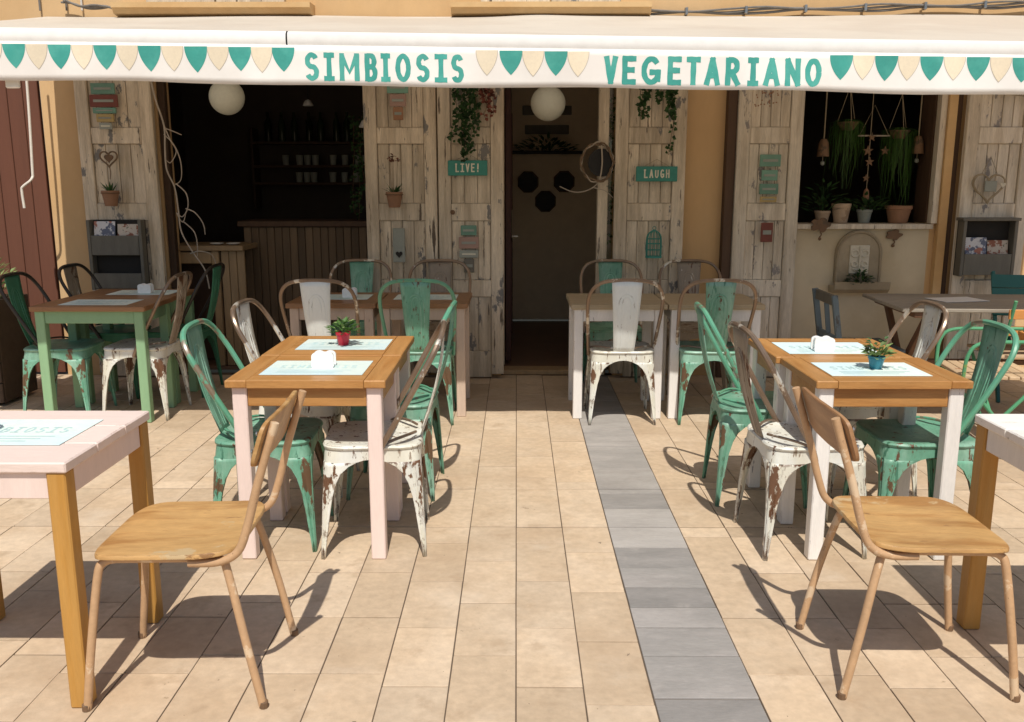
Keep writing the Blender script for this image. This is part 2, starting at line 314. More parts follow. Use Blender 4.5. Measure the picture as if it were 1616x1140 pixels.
# ------------------------------------------------------------------ mesh helpers
class MB:
    def __init__(s):
        s.v = []; s.f = []

    def add(s, vs, fs):
        n = len(s.v)
        s.v += [tuple(v) for v in vs]
        s.f += [tuple(i + n for i in f) for f in fs]
        return s

    def box(s, c, d, ch=0.003, rot=None):
        """chamfered box: centre, full size"""
        hx, hy, hz = d[0] / 2, d[1] / 2, d[2] / 2
        ch = min(ch, hx * 0.6, hy * 0.6, hz * 0.6)
        vs = []; idx = {}
        for sx in (-1, 1):
            for sy in (-1, 1):
                for sz in (-1, 1):
                    for ax in range(3):
                        p = [sx * (hx - (0 if ax == 0 else ch)), sy * (hy - (0 if ax == 1 else ch)), sz * (hz - (0 if ax == 2 else ch))]
                        idx[(sx, sy, sz, ax)] = len(vs)
                        vs.append(Vector(p))
        fs = []
        I = lambda a, b, c_, ax: idx[(a, b, c_, ax)]
        for q in (-1, 1):
            fs.append([I(q, -1, -1, 0), I(q, 1, -1, 0), I(q, 1, 1, 0), I(q, -1, 1, 0)][::q])
            fs.append([I(-1, q, -1, 1), I(-1, q, 1, 1), I(1, q, 1, 1), I(1, q, -1, 1)][::q])
            fs.append([I(-1, -1, q, 2), I(1, -1, q, 2), I(1, 1, q, 2), I(-1, 1, q, 2)][::q])
        for a in (-1, 1):
            for b in (-1, 1):
                fs.append([I(a, b, -1, 0), I(a, b, -1, 1), I(a, b, 1, 1), I(a, b, 1, 0)][::a * b])
                fs.append([I(a, -1, b, 0), I(a, 1, b, 0), I(a, 1, b, 2), I(a, -1, b, 2)][::a * b])
                fs.append([I(-1, a, b, 1), I(-1, a, b, 2), I(1, a, b, 2), I(1, a, b, 1)][::a * b])
        for a in (-1, 1):
            for b in (-1, 1):
                for c_ in (-1, 1):
                    fs.append([I(a, b, c_, 0), I(a, b, c_, 1), I(a, b, c_, 2)][::a * b * c_])
        if rot is not None:
            vs = [rot @ v for v in vs]
        cc = Vector(c)
        return s.add([v + cc for v in vs], fs)

    def beam(s, a, b, w, h, ch=0.003, up=(0, 0, 1)):
        """box beam from a to b, w across, h along up"""
        a, b = Vector(a), Vector(b)
        z = (b - a); L = z.length; z.normalize()
        u = Vector(up)
        x = u.cross(z)
        if x.length < 1e-4:
            x = Vector((1, 0, 0))
        x.normalize(); y = z.cross(x)
        rot = Matrix((x, y, z)).transposed()
        return s.box((a + b) / 2, (w, h, L), ch, rot)

    def tube(s, pts, r, n=8, smooth=True, k=5, closed=False, caps=True):
        P = [Vector(p) for p in pts]
        if smooth and len(P) > 2:
            Q = []
            m = len(P)
            rng = m if closed else m - 1
            for i in range(rng):
                p0 = P[(i - 1) % m] if (closed or i > 0) else P[0]
                p1 = P[i]; p2 = P[(i + 1) % m]
                p3 = P[(i + 2) % m] if (closed or i + 2 < m) else P[-1]
                for j in range(k):
                    t = j / k
                    Q.append(0.5 * ((2 * p1) + (p2 - p0) * t + (2 * p0 - 5 * p1 + 4 * p2 - p3) * t * t + (3 * p1 - p0 - 3 * p2 + p3) * t ** 3))
            if not closed:
                Q.append(P[-1])
            P = Q
        m = len(P)
        rr = r if isinstance(r, (list, tuple)) else None
        vs = []; fs = []
        prev = None
        for i, p in enumerate(P):
            if closed:
                t = P[(i + 1) % m] - P[i - 1]
            else:
                t = P[min(i + 1, m - 1)] - P[max(i - 1, 0)]
            if t.length < 1e-9:
                t = Vector((0, 0, 1))
            t.normalize()
            if prev is None:
                u = t.orthogonal().normalized()
            else:
                u = prev - t * prev.dot(t)
                if u.length < 1e-6:
                    u = t.orthogonal()
                u.normalize()
            prev = u
            w = t.cross(u)
            q = r if rr is None else rr[0] + (rr[1] - rr[0]) * i / max(1, m - 1)
            for a in range(n):
                an = 2 * math.pi * a / n
                vs.append(p + u * math.cos(an) * q + w * math.sin(an) * q)
        for i in range(m if closed else m - 1):
            for a in range(n):
                b = (a + 1) % n
                i2 = (i + 1) % m
                fs.append((i * n + a, i * n + b, i2 * n + b, i2 * n + a))
        if caps and not closed:
            fs.append(tuple(range(n))[::-1])
            fs.append(tuple((m - 1) * n + a for a in range(n)))
        return s.add(vs, fs)

    def lathe(s, prof, c=(0, 0, 0), n=20):
        """profile of (r, z); r == 0 ends close"""
        c = Vector(c); vs = []; fs = []
        for r, z in prof:
            for a in range(n):
                an = 2 * math.pi * a / n
                vs.append(c + Vector((r * math.cos(an), r * math.sin(an), z)))
        for i in range(len(prof) - 1):
            for a in range(n):
                b = (a + 1) % n
                fs.append((i * n + a, i * n + b, (i + 1) * n + b, (i + 1) * n + a))
        fs.append(tuple(range(n))[::-1]); fs.append(tuple((len(prof) - 1) * n + a for a in range(n)))
        return s.add(vs, fs)

    def prism(s, poly, y0, y1):
        """polygon in x,z (counter-clockwise seen from -y) pulled from y0 (front) to y1 (back)"""
        n = len(poly)
        vs = [(x, y0, z) for x, z in poly] + [(x, y1, z) for x, z in poly]
        fs = [tuple(range(n)), tuple(range(2 * n - 1, n - 1, -1))]
        fs += [(i, i + n, (i + 1) % n + n, (i + 1) % n) for i in range(n)]
        return s.add(vs, fs)

    def leafquad(s, p, d, up, L, W):
        """folded pointed leaf"""
        d = Vector(d).normalized(); p = Vector(p)
        x = d.cross(Vector(up))
        if x.length < 1e-3:
            x = d.orthogonal()
        x.normalize(); n = x.cross(d)
        vs = [p, p + d * L * 0.45 + x * W / 2 + n * W * 0.15, p + d * L, p + d * L * 0.45 - x * W / 2 + n * W * 0.15, p + d * L * 0.5]
        return s.add(vs, [(0, 1, 4), (1, 2, 4), (2, 3, 4), (3, 0, 4)])

    def mesh(s, name, smooth=False):
        me = bpy.data.meshes.new(name)
        me.from_pydata(s.v, [], s.f)
        me.update()
        if smooth:
            me.polygons.foreach_set('use_smooth', [True] * len(me.polygons))
            me.set_sharp_from_angle(angle=R(40))
        return me

    def build(s, name, m, parent=None, loc=None, rz=0.0, smooth=False):
        return link(name, s.mesh(name, smooth), m, parent, loc, rz)


def link(name, me, m, parent=None, loc=None, rz=0.0):
    if m and not me.materials:
        me.materials.append(MATS[m] if isinstance(m, str) else m)
    o = bpy.data.objects.new(name, me)
    COL.objects.link(o)
    if parent:
        o.parent = parent
    if loc:
        o.location = loc
    if rz:
        o.rotation_euler = (0, 0, rz)
    return o


def tag(o, label, cat, group=None):
    o['label'] = label; o['category'] = cat
    if group:
        o['group'] = group
    return o


def thing(name, label, cat, loc=(0, 0, 0), rz=0.0, group=None):
    o = bpy.data.objects.new(name, None)
    o.empty_display_size = 0.1
    COL.objects.link(o)
    o.location = loc; o.rotation_euler = (0, 0, rz)
    return tag(o, label, cat, group)


def struct(o):
    o['kind'] = 'structure'
    return o


def stuff(o):
    o['kind'] = 'stuff'
    return o


def box_part(name, m, parent, c, d, ch=0.003, rot=None):
    """a box whose mesh is centred on its own origin, placed by location"""
    return MB().box((0, 0, 0), d, ch, rot).build(name, m, parent, c)


# ------------------------------------------------------------------ ground: base sheet, tiles, grey slabs
WALL_Y = 6.70
me = MB().add([(-40, -40, -0.005), (40, -40, -0.005), (40, WALL_Y + 0.1, -0.005), (-40, WALL_Y + 0.1, -0.005)], [(0, 1, 2, 3)]).mesh('ground')
ground = struct(link('ground', me, 'grout'))
TW, TL = 0.1975, 0.355
GX0, GX1 = 0.396, 0.700
BAND0, BAND1 = 3.61, 4.09
tile_list = []          # (x0, x1, y0, y1, material)


def column(x0, x1, rnd):
    for ya, yb in ((-4.0, BAND0), (BAND0, BAND1), (BAND1, WALL_Y)):
        if yb - ya < 0.6:
            tile_list.append((x0, x1, ya, yb, 'tile')); continue
        # joints staggered from the band outwards
        first = rnd.choice((TL, TL * 0.5, TL * 0.75, TL * 0.3))
        if yb == BAND0:
            y = yb; step = first
            while y > ya + 0.02:
                y2 = max(ya, y - step); tile_list.append((x0, x1, y2, y, 'tile')); y = y2; step = TL
        else:
            y = ya; step = first
            while y < yb - 0.02:
                y2 = min(yb, y + step); tile_list.append((x0, x1, y, y2, 'tile')); y = y2; step = TL


rt = random.Random(3)
for i in range(2):
    column(i * TW, (i + 1) * TW, rt)
for i in range(28):
    column(-(i + 1) * TW, -i * TW, rt)
    column(GX1 + i * TW, GX1 + (i + 1) * TW, rt)
y = 1.2
gl = [0.22, 0.20, 0.165, 0.155, 0.145, 0.18, 0.235, 0.16, 0.14, 0.22, 0.13, 0.27, 0.24, 0.19, 0.30, 0.20]
for ya, yb in ((-4.0, BAND0), (BAND0, BAND1), (BAND1, WALL_Y)):
    y = yb if yb == BAND0 else ya
    k = 0
    while (y > ya + 0.02) if yb == BAND0 else (y < yb - 0.02):
        st = gl[k % len(gl)] if yb != WALL_Y else (0.30, 0.42, 0.36, 0.40)[k % 4]
        k += 1
        if yb == BAND0:
            y2 = max(ya, y - st); tile_list.append((GX0, GX1, y2, y, 'grey_tile')); y = y2
        else:
            y2 = min(yb, y + st); tile_list.append((GX0, GX1, y, y2, 'grey_tile')); y = y2


def seen_size(t):
    xc, yc = (t[0] + t[1]) / 2, (t[2] + t[3]) / 2
    if yc < 2.0 or abs(xc) > 0.585 * yc + 0.12:
        return 0
    return (t[1] - t[0]) * (t[3] - t[2]) / (yc * yc + 2.1) ** 1.5


GREYS = ('grey_tile', 'grey_tile_dark', 'grey_tile_pale')
for mname, limit, nm in (('tile', 296, 'paving_tile'), ('grey_tile', 60, 'grey_slab')):
    ts = sorted([t for t in tile_list if t[4] == mname], key=seen_size, reverse=True)
    cache = {}
    rest = MB()
    for k, t in enumerate(ts):
        w, l = t[1] - t[0] - 0.0030 - rt.uniform(0, .0014), t[3] - t[2] - 0.0052 - rt.uniform(0, .0018)
        c = ((t[0] + t[1]) / 2, (t[2] + t[3]) / 2)
        if abs(t[3] - BAND0) < 1e-6 or abs(t[2] - BAND1) < 1e-6:      # wider joints either side of the cross band
            l -= 0.005
            c = (c[0], c[1] + (-0.0025 if abs(t[3] - BAND0) < 1e-6 else 0.0025))
        if k < limit and seen_size(t) > 0:
            w, l = round(w * 2000) / 2000, round(l * 2000) / 2000
            key = (w, l)
            if key not in cache:
                cache[key] = MB().box((0, 0, -0.013), (w, l, 0.026), 0.0012).mesh(nm)
            mm = mname if mname == 'tile' else (GREYS[rt.choice((0, 1, 2, 1, 0))] if c[1] < BAND1 else rt.choice(('grey_tile', 'grey_tile_pale')))
            key2 = (key, mm)
            if key2 not in cache:
                cache[key2] = cache[key].copy()
                cache[key2].materials.clear()
            o = link(nm, cache[key2], mm, ground, (c[0], c[1], rt.uniform(-0.0014, 0.0008)))
            o.rotation_euler = (rt.uniform(-.003, .003), rt.uniform(-.003, .003), rt.uniform(-.0015, .0015))
        else:
            rest.box((c[0], c[1], -0.013), (w, l, 0.026), 0.0012)
    if rest.v:
        stuff(rest.build('far_' + nm + 's', mname, ground))

# ------------------------------------------------------------------ building
B = thing('cafe_building', 'ochre plastered cafe front with weathered wooden shutter doors under the awning', 'building', (0, WALL_Y, 0))


def bpart(name, m, c, d, ch=0.002, parent=None):
    """box part in world coordinates; sub-parts hang under a part placed at the building's origin"""
    return box_part(name, m, parent or B, (c[0], c[1] - WALL_Y, c[2]), d, ch)


def wallseg(x0, x1, z0, z1, m='ochre', name='wall'):
    return bpart(name, m, ((x0 + x1) / 2, WALL_Y + 0.13, (z0 + z1) / 2), (x1 - x0, 0.26, z1 - z0), 0.001)


HEAD = 2.42
wallseg(-3.47, -2.63, -0.03, HEAD)
wallseg(-1.09, -0.12, -0.03, HEAD)
wallseg(0.74, 2.08, -0.03, HEAD)
wallseg(2.08, 3.08, -0.03, 1.125, 'cream_wall', 'cream_wall')
wallseg(3.08, 12.0, -0.03, HEAD)
wallseg(-12.0, 12.0, HEAD, 4.6, name='upper_wall')
wallseg(-12.0, -5.6, -0.03, HEAD)
# cream panel butts: thin cream plaster skin below window is the wall itself; frame round the shop window
fr = bpart('window_frame', 'bleached_light', (2.58, WALL_Y - 0.012, 1.137), (1.02, 0.06, 0.036))
bpart('window_frame', 'bleached_light', (3.095, WALL_Y + 0.0, 1.79), (0.045, 0.07, 1.26))
for xx in (2.087, 3.0705):
    bpart('reveal_shade_sheet', 'dark_wood', (xx, WALL_Y + 0.15, 1.79), (0.012, 0.21, 1.255), 0.001)  # dark sheets added over the reveals, shade put into their colour
bpart('window_reveal', 'ochre_trim', (3.15, WALL_Y - 0.03, 1.26), (0.062, 0.058, 2.3))
bpart('shutter_dark_strip', 'dark_wood', (1.555, WALL_Y - 0.045, 1.2), (0.065, 0.085, 2.40))  # dark strip standing in for the shadow gap at the shutter's edge
bpart('shutter_dark_strip', 'dark_wood', (3.205, WALL_Y - 0.02, 1.2), (0.04, 0.036, 2.40))  # shaded gap beside the end shutter, set in as dark colour
bpart('shutter_dark_strip', 'dark_wood', (-2.60, WALL_Y + 0.05, 1.2), (0.05, 0.06, 2.40))
bpart('door_post', 'bleached', (0.635, WALL_Y - 0.01, 1.21), (0.075, 0.08, 2.40))
pn = bpart('door_pane', 'pane_glass', (0.705, WALL_Y + 0.03, 1.25), (0.065, 0.006, 2.2), 0.0005)
bpart('threshold', 'counter_wood', (0.29, WALL_Y + 0.09, 0.018), (0.79, 0.17, 0.036), 0.004)
# upper ledges
for x0, x1 in ((-2.83, -1.44), (-0.46, 0.94)):
    lg = MB()
    z0 = 2.60
    prof = [(0.0, 0.0), (-0.13, 0.02), (-0.15, 0.05), (-0.17, 0.055), (-0.17, 0.09), (0.0, 0.095)]
    vs = [(x0, y, z0 + z) for y, z in prof] + [(x1, y, z0 + z) for y, z in prof]
    n = len(prof)
    fs = [(i, (i + 1) % n, (i + 1) % n + n, i + n) for i in range(n)] + [tuple(range(n))[::-1], tuple(range(n, 2 * n))]
    lg.add(vs, fs).build('window_ledge', 'ochre_trim', B)
    # window above the ledge: frame, shutters closed
    for k in range(2):
        xx = x0 + 0.2 + k * (x1 - x0 - 0.4) / 2
        sh = bpart('upper_shutter', 'bleached', (xx + (x1 - x0 - 0.4) / 4, WALL_Y - 0.03, 3.45), ((x1 - x0 - 0.4) / 2 - 0.01, 0.05, 1.5))

# red-brown gate of the house next door: framed vertical boards
gate = thing('boarded_gate', 'red brown vertical board gate left of the cafe', 'gate', (-4.565, WALL_Y + 0.02, 0))
bwid = 0.115
for i in range(18):
    MB().box((0, 0, 0), (bwid - 0.0035, 0.04, HEAD - 0.02), 0.004).build('board', 'red_brown', gate, (-1.0 + i * bwid + 0.05, 0.03, HEAD / 2))
for z in (0.25, 1.3, 2.3):
    MB().box((0, 0.07, z), (2.1, 0.04, 0.12)).build('rail', 'red_brown', gate)

# shutter doors
RAILS = ((2.335, 0.13), (1.79, 0.115), (1.245, 0.125), (0.685, 0.125), (0.11, 0.20))


def shutter(x0, x1, yf, light=False, nb=4, z0=0.035):
    """leaf: frame mesh is the part, boards and rails its pieces"""
    m = 'bleached_light' if light else 'bleached'
    w = x1 - x0; xc = (x0 + x1) / 2; t = 0.045
    sw = 0.092
    zt = 2.40
    leaf = MB().box((0, 0, (z0 + zt) / 2), (w, 0.014, zt - z0), 0.002).build('shutter_door', m, B, (xc, yf + t - 0.007 - WALL_Y, 0))
    fy = -(t - 0.014) / 2 - 0.007
    for sx in (-1, 1):
        MB().box((0, 0, 0), (sw, t - 0.014, zt - z0), 0.005).build('stile', m, leaf, (sx * (w / 2 - sw / 2), fy, (z0 + zt) / 2))
    for zc, h in RAILS:
        MB().box((0, 0, 0), (w - 2 * sw - 0.002, t - 0.016, h), 0.005).build('rail', m, leaf, (0, fy + 0.001, zc))
    for (za, ha), (zb, hb) in zip(RAILS[:-1], RAILS[1:]):
        a, b = zb + hb / 2 + 0.001, za - ha / 2 - 0.001
        bw = (w - 2 * sw - 0.002) / nb
        bm_ = MB().box((0, 0, 0), (bw - 0.004, 0.012, b - a), 0.003).mesh('board')
        for i in range(nb):
            o = link('board', bm_, m, leaf, (-w / 2 + sw + 0.001 + bw * (i + 0.5), -0.007 - 0.006 - random.uniform(0, .002), (a + b) / 2))
    return leaf


shutter(-3.175, -2.625, 6.600)
shutter(-1.105, -0.580, 6.605)
shutter(-0.568, -0.095, 6.565, nb=3)
kn = MB().lathe([(0.001, 0.03), (0.012, 0.028), (0.017, 0.016), (0.010, 0.008), (0.016, 0.0), (0.001, -0.001)], (0, 0, 0), 14).build('door_knob', 'rusty', B, (-0.465, 6.565 - WALL_Y - 0.001, 1.245), smooth=True)
kn.rotation_euler = (R(90), 0, 0)
shutter(0.715, 1.225, 6.590)
shutter(1.592, 2.062, 6.590, True)
shutter(3.235, 3.735, 6.590, True)

# rooms behind the openings
IY0, IY1 = WALL_Y + 0.26, 9.35
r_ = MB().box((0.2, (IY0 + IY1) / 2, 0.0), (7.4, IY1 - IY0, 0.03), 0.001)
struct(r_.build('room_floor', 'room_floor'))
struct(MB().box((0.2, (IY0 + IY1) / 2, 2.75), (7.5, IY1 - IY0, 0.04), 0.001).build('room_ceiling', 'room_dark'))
struct(MB().box((0.59, 8.155, 2.70), (1.36, 2.36, 0.03), 0.001).build('hall_bounce_panel', 'room_cream'))  # pale panel added below the room ceiling to brighten the hall
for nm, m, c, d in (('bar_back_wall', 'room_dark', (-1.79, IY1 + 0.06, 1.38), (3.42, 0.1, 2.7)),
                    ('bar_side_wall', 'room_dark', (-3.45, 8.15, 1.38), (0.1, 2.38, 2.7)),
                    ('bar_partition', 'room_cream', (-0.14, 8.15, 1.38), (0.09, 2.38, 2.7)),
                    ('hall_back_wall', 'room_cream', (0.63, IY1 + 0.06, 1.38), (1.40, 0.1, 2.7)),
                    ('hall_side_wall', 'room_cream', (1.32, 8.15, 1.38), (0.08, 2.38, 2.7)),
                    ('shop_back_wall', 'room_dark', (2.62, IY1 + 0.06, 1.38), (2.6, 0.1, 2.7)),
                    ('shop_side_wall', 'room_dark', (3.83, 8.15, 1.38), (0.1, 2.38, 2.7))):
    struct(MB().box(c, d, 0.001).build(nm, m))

# ------------------------------------------------------------------ awning
AW = thing('awning', 'white canvas awning with painted pennants and teal lettering on its valance', 'awning', (0, 0, 0))
AX0, AX1 = -3.35, 3.86
AY = 4.40
SL = -0.0137


def val_y(x, z):
    """gentle waves in the hanging valance, growing towards its hem"""
    k = max(0.0, (2.075 - z) / 0.17)
    return AY + k * (0.007 * math.sin(x * 3.1 + 0.6) + 0.005 * math.sin(x * 7.7 + 1.0) + 0.003 * math.sin(x * 15 + z * 6) + 0.0022 * math.sin(x * 31 + 2.0 * math.sin(x * 2.2)))


# sloping canvas
nx, ny = 120, 14
vs = []; fs = []
for j in range(ny + 1):
    t = j / ny
    for i in range(nx + 1):
        x = AX0 + (AX1 - AX0) * i / nx
        y = 4.46 + (WALL_Y - 0.03 - 4.46) * t
        z = 2.142 + SL * x * (1 - t) + (2.62 - 2.142) * t - 0.02 * math.sin(math.pi * t) * (1 + 0.3 * math.sin(x * 2.1))
        z += 0.012 * t * math.exp(-((x - 0.14) / 0.25) ** 2) + 0.006 * t * math.sin(x * 2.7)
        vs.append((x, y, z))
for j in range(ny):
    for i in range(nx):
        a = j * (nx + 1) + i
        fs.append((a, a + 1, a + nx + 2, a + nx + 1))
cv = MB().add(vs, fs).build('canvas', 'canvas', AW, smooth=True)
# valance
nx, ny = 300, 6
vs = []; fs = []
for j in range(ny + 1):
    for i in range(nx + 1):
        x = AX0 + (AX1 - AX0) * i / nx
        z = 2.078 + (1.899 - 2.078) * j / ny + (0.004 * math.sin(x * 2.3) + 0.003 * math.sin(x * 5.9)) * j / ny
        vs.append((x, val_y(x, z), z + SL * x))
for j in range(ny):
    for i in range(nx):
        a = j * (nx + 1) + i
        fs.append((a, a + nx + 1, a + nx + 2, a + 1))
val = MB().add(vs, fs).build('valance', 'valance_canvas', AW, smooth=True)
sm = val.modifiers.new('hem', 'SOLIDIFY'); sm.thickness = 0.002; sm.offset = 1 if False else -1
# front bar: two lengths meeting at a dark joint
JX = -1.087
prof = [(-0.004, -0.004), (-0.008, 0.008), (-0.010, 0.03), (-0.006, 0.052), (0.010, 0.064), (0.045, 0.068), (0.07, 0.06), (0.075, 0.0), (0.04, -0.006)]


def bar(x0, x1, name, m, grow=0.0):
    vs = [(x, AY + 0.008 + y * (1 + grow), 2.078 + z * (1 + grow) + SL * x) for x in (x0, x1) for y, z in prof]
    n = len(prof)
    fs = [(i, (i + 1) % n, (i + 1) % n + n, i + n) for i in range(n)] + [tuple(range(n))[::-1], tuple(range(n, 2 * n))]
    o = MB().add(vs, fs).build(name, m, AW, smooth=True)
    return o


bar(AX0, JX - 0.004, 'front_bar', 'bar_white')
bar(JX + 0.004, AX1, 'front_bar', 'bar_white')
bar(JX - 0.0035, JX + 0.0035, 'bar_joint', 'black_matt', 0.02)
# roller cassette at the wall, folding arms
MB().box((0, 0, 0), (AX1 - AX0, 0.10, 0.11), 0.03).build('cassette', 'bar_white', AW, ((AX0 + AX1) / 2, WALL_Y - 0.055, 2.55))
for sx, ex in ((-2.6, -2.38), (0.2, 0.45), (2.9, 3.1)):
    MB().beam((sx, WALL_Y - 0.1, 2.46), (sx + 0.55, 5.6, 2.30 + SL * sx), 0.05, 0.035).build('folding_arm', 'bar_white', AW)
    MB().beam((sx + 0.55, 5.57, 2.30 + SL * sx), (ex, 4.47, 2.09 + SL * ex), 0.05, 0.035).build('folding_arm', 'bar_white', AW)
MB().box((-2.435, AY + 0.055, 1.937), (0.068, 0.02, 0.07), 0.006).build('arm_bracket', 'bar_white', AW)
MB().box((-2.435, AY + 0.05, 2.03), (0.03, 0.03, 0.16), 0.006).build('arm_bracket', 'bar_white', AW)
# crank rod
crank = MB().tube([(-3.40, 6.42, 2.52), (-3.405, 6.40, 1.95), (-3.415, 6.38, 1.50)], 0.009, 8)
crank.tube([(-3.415, 6.38, 1.50), (-3.425, 6.36, 1.47), (-3.475, 6.35, 1.43), (-3.487, 6.35, 1.40), (-3.482, 6.35, 1.28)], 0.009, 8)
crank.build('crank_rod', 'crank_white', AW, smooth=True)
# pennants
def pennant(xc, w, h, m, lay=0.0008):
    n = 9
    top = 2.066
    mb = MB()
    rows = []
    for j in range(n + 1):
        t = j / n
        hw = w / 2 * (1 - t ** 2.1) ** 0.95 if t < 1 else 0.0005
        z = top - h * t
        rows.append([(xc + s * hw, val_y(xc + s * hw, z) - lay, z + SL * xc) for s in (-1, -0.4, 0.4, 1)])
    vs = [p for r in rows for p in r]
    fs = [(j * 4 + i, (j + 1) * 4 + i, (j + 1) * 4 + i + 1, j * 4 + i + 1) for j in range(n) for i in range(3)]
    return mb.add(vs, fs)


px2x = lambda p: (p - 815) * 0.003004
greens = [-122, -50, 22, 94, 166, 236, 309, 379, 447, 806, 877, 1326, 1397, 1468, 1541, 1613, 1685]
creams = [-86, -14, 58, 130, 201, 272, 344, 413, 768, 841, 912, 1361, 1432, 1504, 1577, 1649]
for p in greens:
    pennant(px2x(p), 0.109, 0.112 + random.uniform(-.004, .006), 'teal_paint').build('teal_pennant', 'teal_paint', val)
for p in creams:
    h = 0.110 + random.uniform(-.004, .006)
    edge = pennant(px2x(p), 0.106, h + 0.002, None, 0.0006).build('pennant_outline', 'outline_paint', val)
    pennant(px2x(p), 0.100, h - 0.002, None, 0.0010).build('cream_pennant', 'cream_paint', val)

# lettering: each letter is drawn with strokes in a 0..1 box
def arc(cx, cy, rx, ry, a0, a1, n=12):
    return [(cx + rx * math.cos(R(a0 + (a1 - a0) * i / n)), cy + ry * math.sin(R(a0 + (a1 - a0) * i / n))) for i in range(n + 1)]


GLYPH = {
    'S': [arc(.5, .74, .40, .26, 25, 180, 10) + arc(.5, .74, .40, .24, 190, 270, 6) + arc(.5, .26, .42, .24, 90, 0, 6) + arc(.5, .26, .42, .26, -10, -155, 10)],
    'I': [[(.5, 0), (.5, 1)], [(.05, 1), (.95, 1)], [(.05, 0), (.95, 0)]],
    'M': [[(.06, 0), (.06, 1)], [(.06, 1), (.5, .28), (.94, 1)], [(.94, 1), (.94, 0)]],
    'B': [[(.1, 0), (.1, 1)], [(.1, 1)] + arc(.5, .765, .36, .235, 90, -90, 10) + [(.1, .53)], [(.1, .53)] + arc(.52, .265, .42, .265, 90, -90, 10) + [(.1, 0)]],
    'O': [arc(.5, .5, .42, .5, 0, 360, 28)],
    'V': [[(.06, 1), (.5, 0)], [(.5, 0), (.94, 1)]],
    'E': [[(.1, 0), (.1, 1)], [(.1, 1), (.95, 1)], [(.1, .52), (.82, .52)], [(.1, 0), (.95, 0)]],
    'G': [arc(.52, .5, .44, .5, 38, 340, 24), [(.55, .43), (.97, .43)], [(.93, .43), (.93, .12)]],
    'T': [[(.5, 0), (.5, 1)], [(.02, 1), (.98, 1)]],
    'A': [[(.06, 0), (.5, 1)], [(.5, 1), (.94, 0)], [(.25, .32), (.75, .32)]],
    'R': [[(.1, 0), (.1, 1)], [(.1, 1)] + arc(.5, .74, .38, .26, 90, -90, 10) + [(.1, .48)], [(.42, .48), (.95, 0)]],
    'N': [[(.08, 0), (.08, 1)], [(.08, 1), (.92, 0)], [(.92, 0), (.92, 1)]],
    'L': [[(.12, 1), (.12, 0)], [(.12, 0), (.92, 0)], [(.0, 1), (.3, 1)]],
    'U': [[(.1, 1), (.1, .35)] + arc(.5, .33, .4, .33, 190, 350, 10) + [(.9, .35), (.9, 1)]],
    'H': [[(.1, 0), (.1, 1)], [(.9, 0), (.9, 1)], [(.1, .5), (.9, .5)]],
    '!': [[(.5, 1), (.45, .35)], [(.42, .1), (.42, 0)]],
}


def letter(ch, x0, x1, z0, z1, t, place, jit=0.0):
    """flat painted strokes; place(x, z, lift) gives the point on the surface"""
    mb = MB()
    w, h = x1 - x0 - t, z1 - z0 - t
    for si, st in enumerate(GLYPH[ch]):
        P = [Vector((x0 + t / 2 + a * w, z0 + t / 2 + b * h)) for a, b in st]
        if len(P) == 2:
            d0 = (P[1] - P[0]).normalized()
            P = [P[0] - d0 * t * 0.42] + [P[0].lerp(P[1], k / 4) for k in range(5)] + [P[1] + d0 * t * 0.42]
        vs = []; fs = []
        for i, p in enumerate(P):
            a = P[max(0, i - 1)]; b = P[min(len(P) - 1, i + 1)]
            d = (b - a).normalized(); nrm = Vector((-d.y, d.x))
            q = t / 2 * (1 + jit * math.sin(i * 1.7 + si * 2.1 + x0 * 50))
            for s in (1, -1):
                v = p + nrm * q * s
                vs.append(place(v.x, v.y, 0.0004 * si))
        for i in range(len(P) - 1):
            fs.append((2 * i, 2 * i + 1, 2 * i + 3, 2 * i + 2))
        mb.add(vs, fs)
    return mb


def on_val(x, z, lift):
    return (x, val_y(x, z) - 0.0008 - lift * 0.5, z + SL * x)


simb = [(113, 185), (200, 255), (270, 370), (385, 450), (460, 510), (525, 605), (620, 690), (705, 770), (780, 845)]
for c, (a, b) in zip('SIMBIOSIS', simb):
    a, b = px2x(440 + a / 2.886), px2x(440 + b / 2.886)
    letter(c, a, b, 1.916, 2.046, 0.0235, on_val, 0.07).build('painted_letter', 'teal_paint', val)
veg = [(85, 175), (192, 290), (308, 440), (468, 565), (585, 678), (695, 800), (820, 920), (955, 1030), (1050, 1160), (1180, 1285), (1300, 1415)]
for c, (a, b) in zip('VEGETARIANO', veg):
    a, b = px2x(930 + a / 3.848), px2x(930 + b / 3.848)
    letter(c, a, b, 1.919, 2.050, 0.0255, on_val, 0.07).build('painted_letter', 'teal_paint', val)

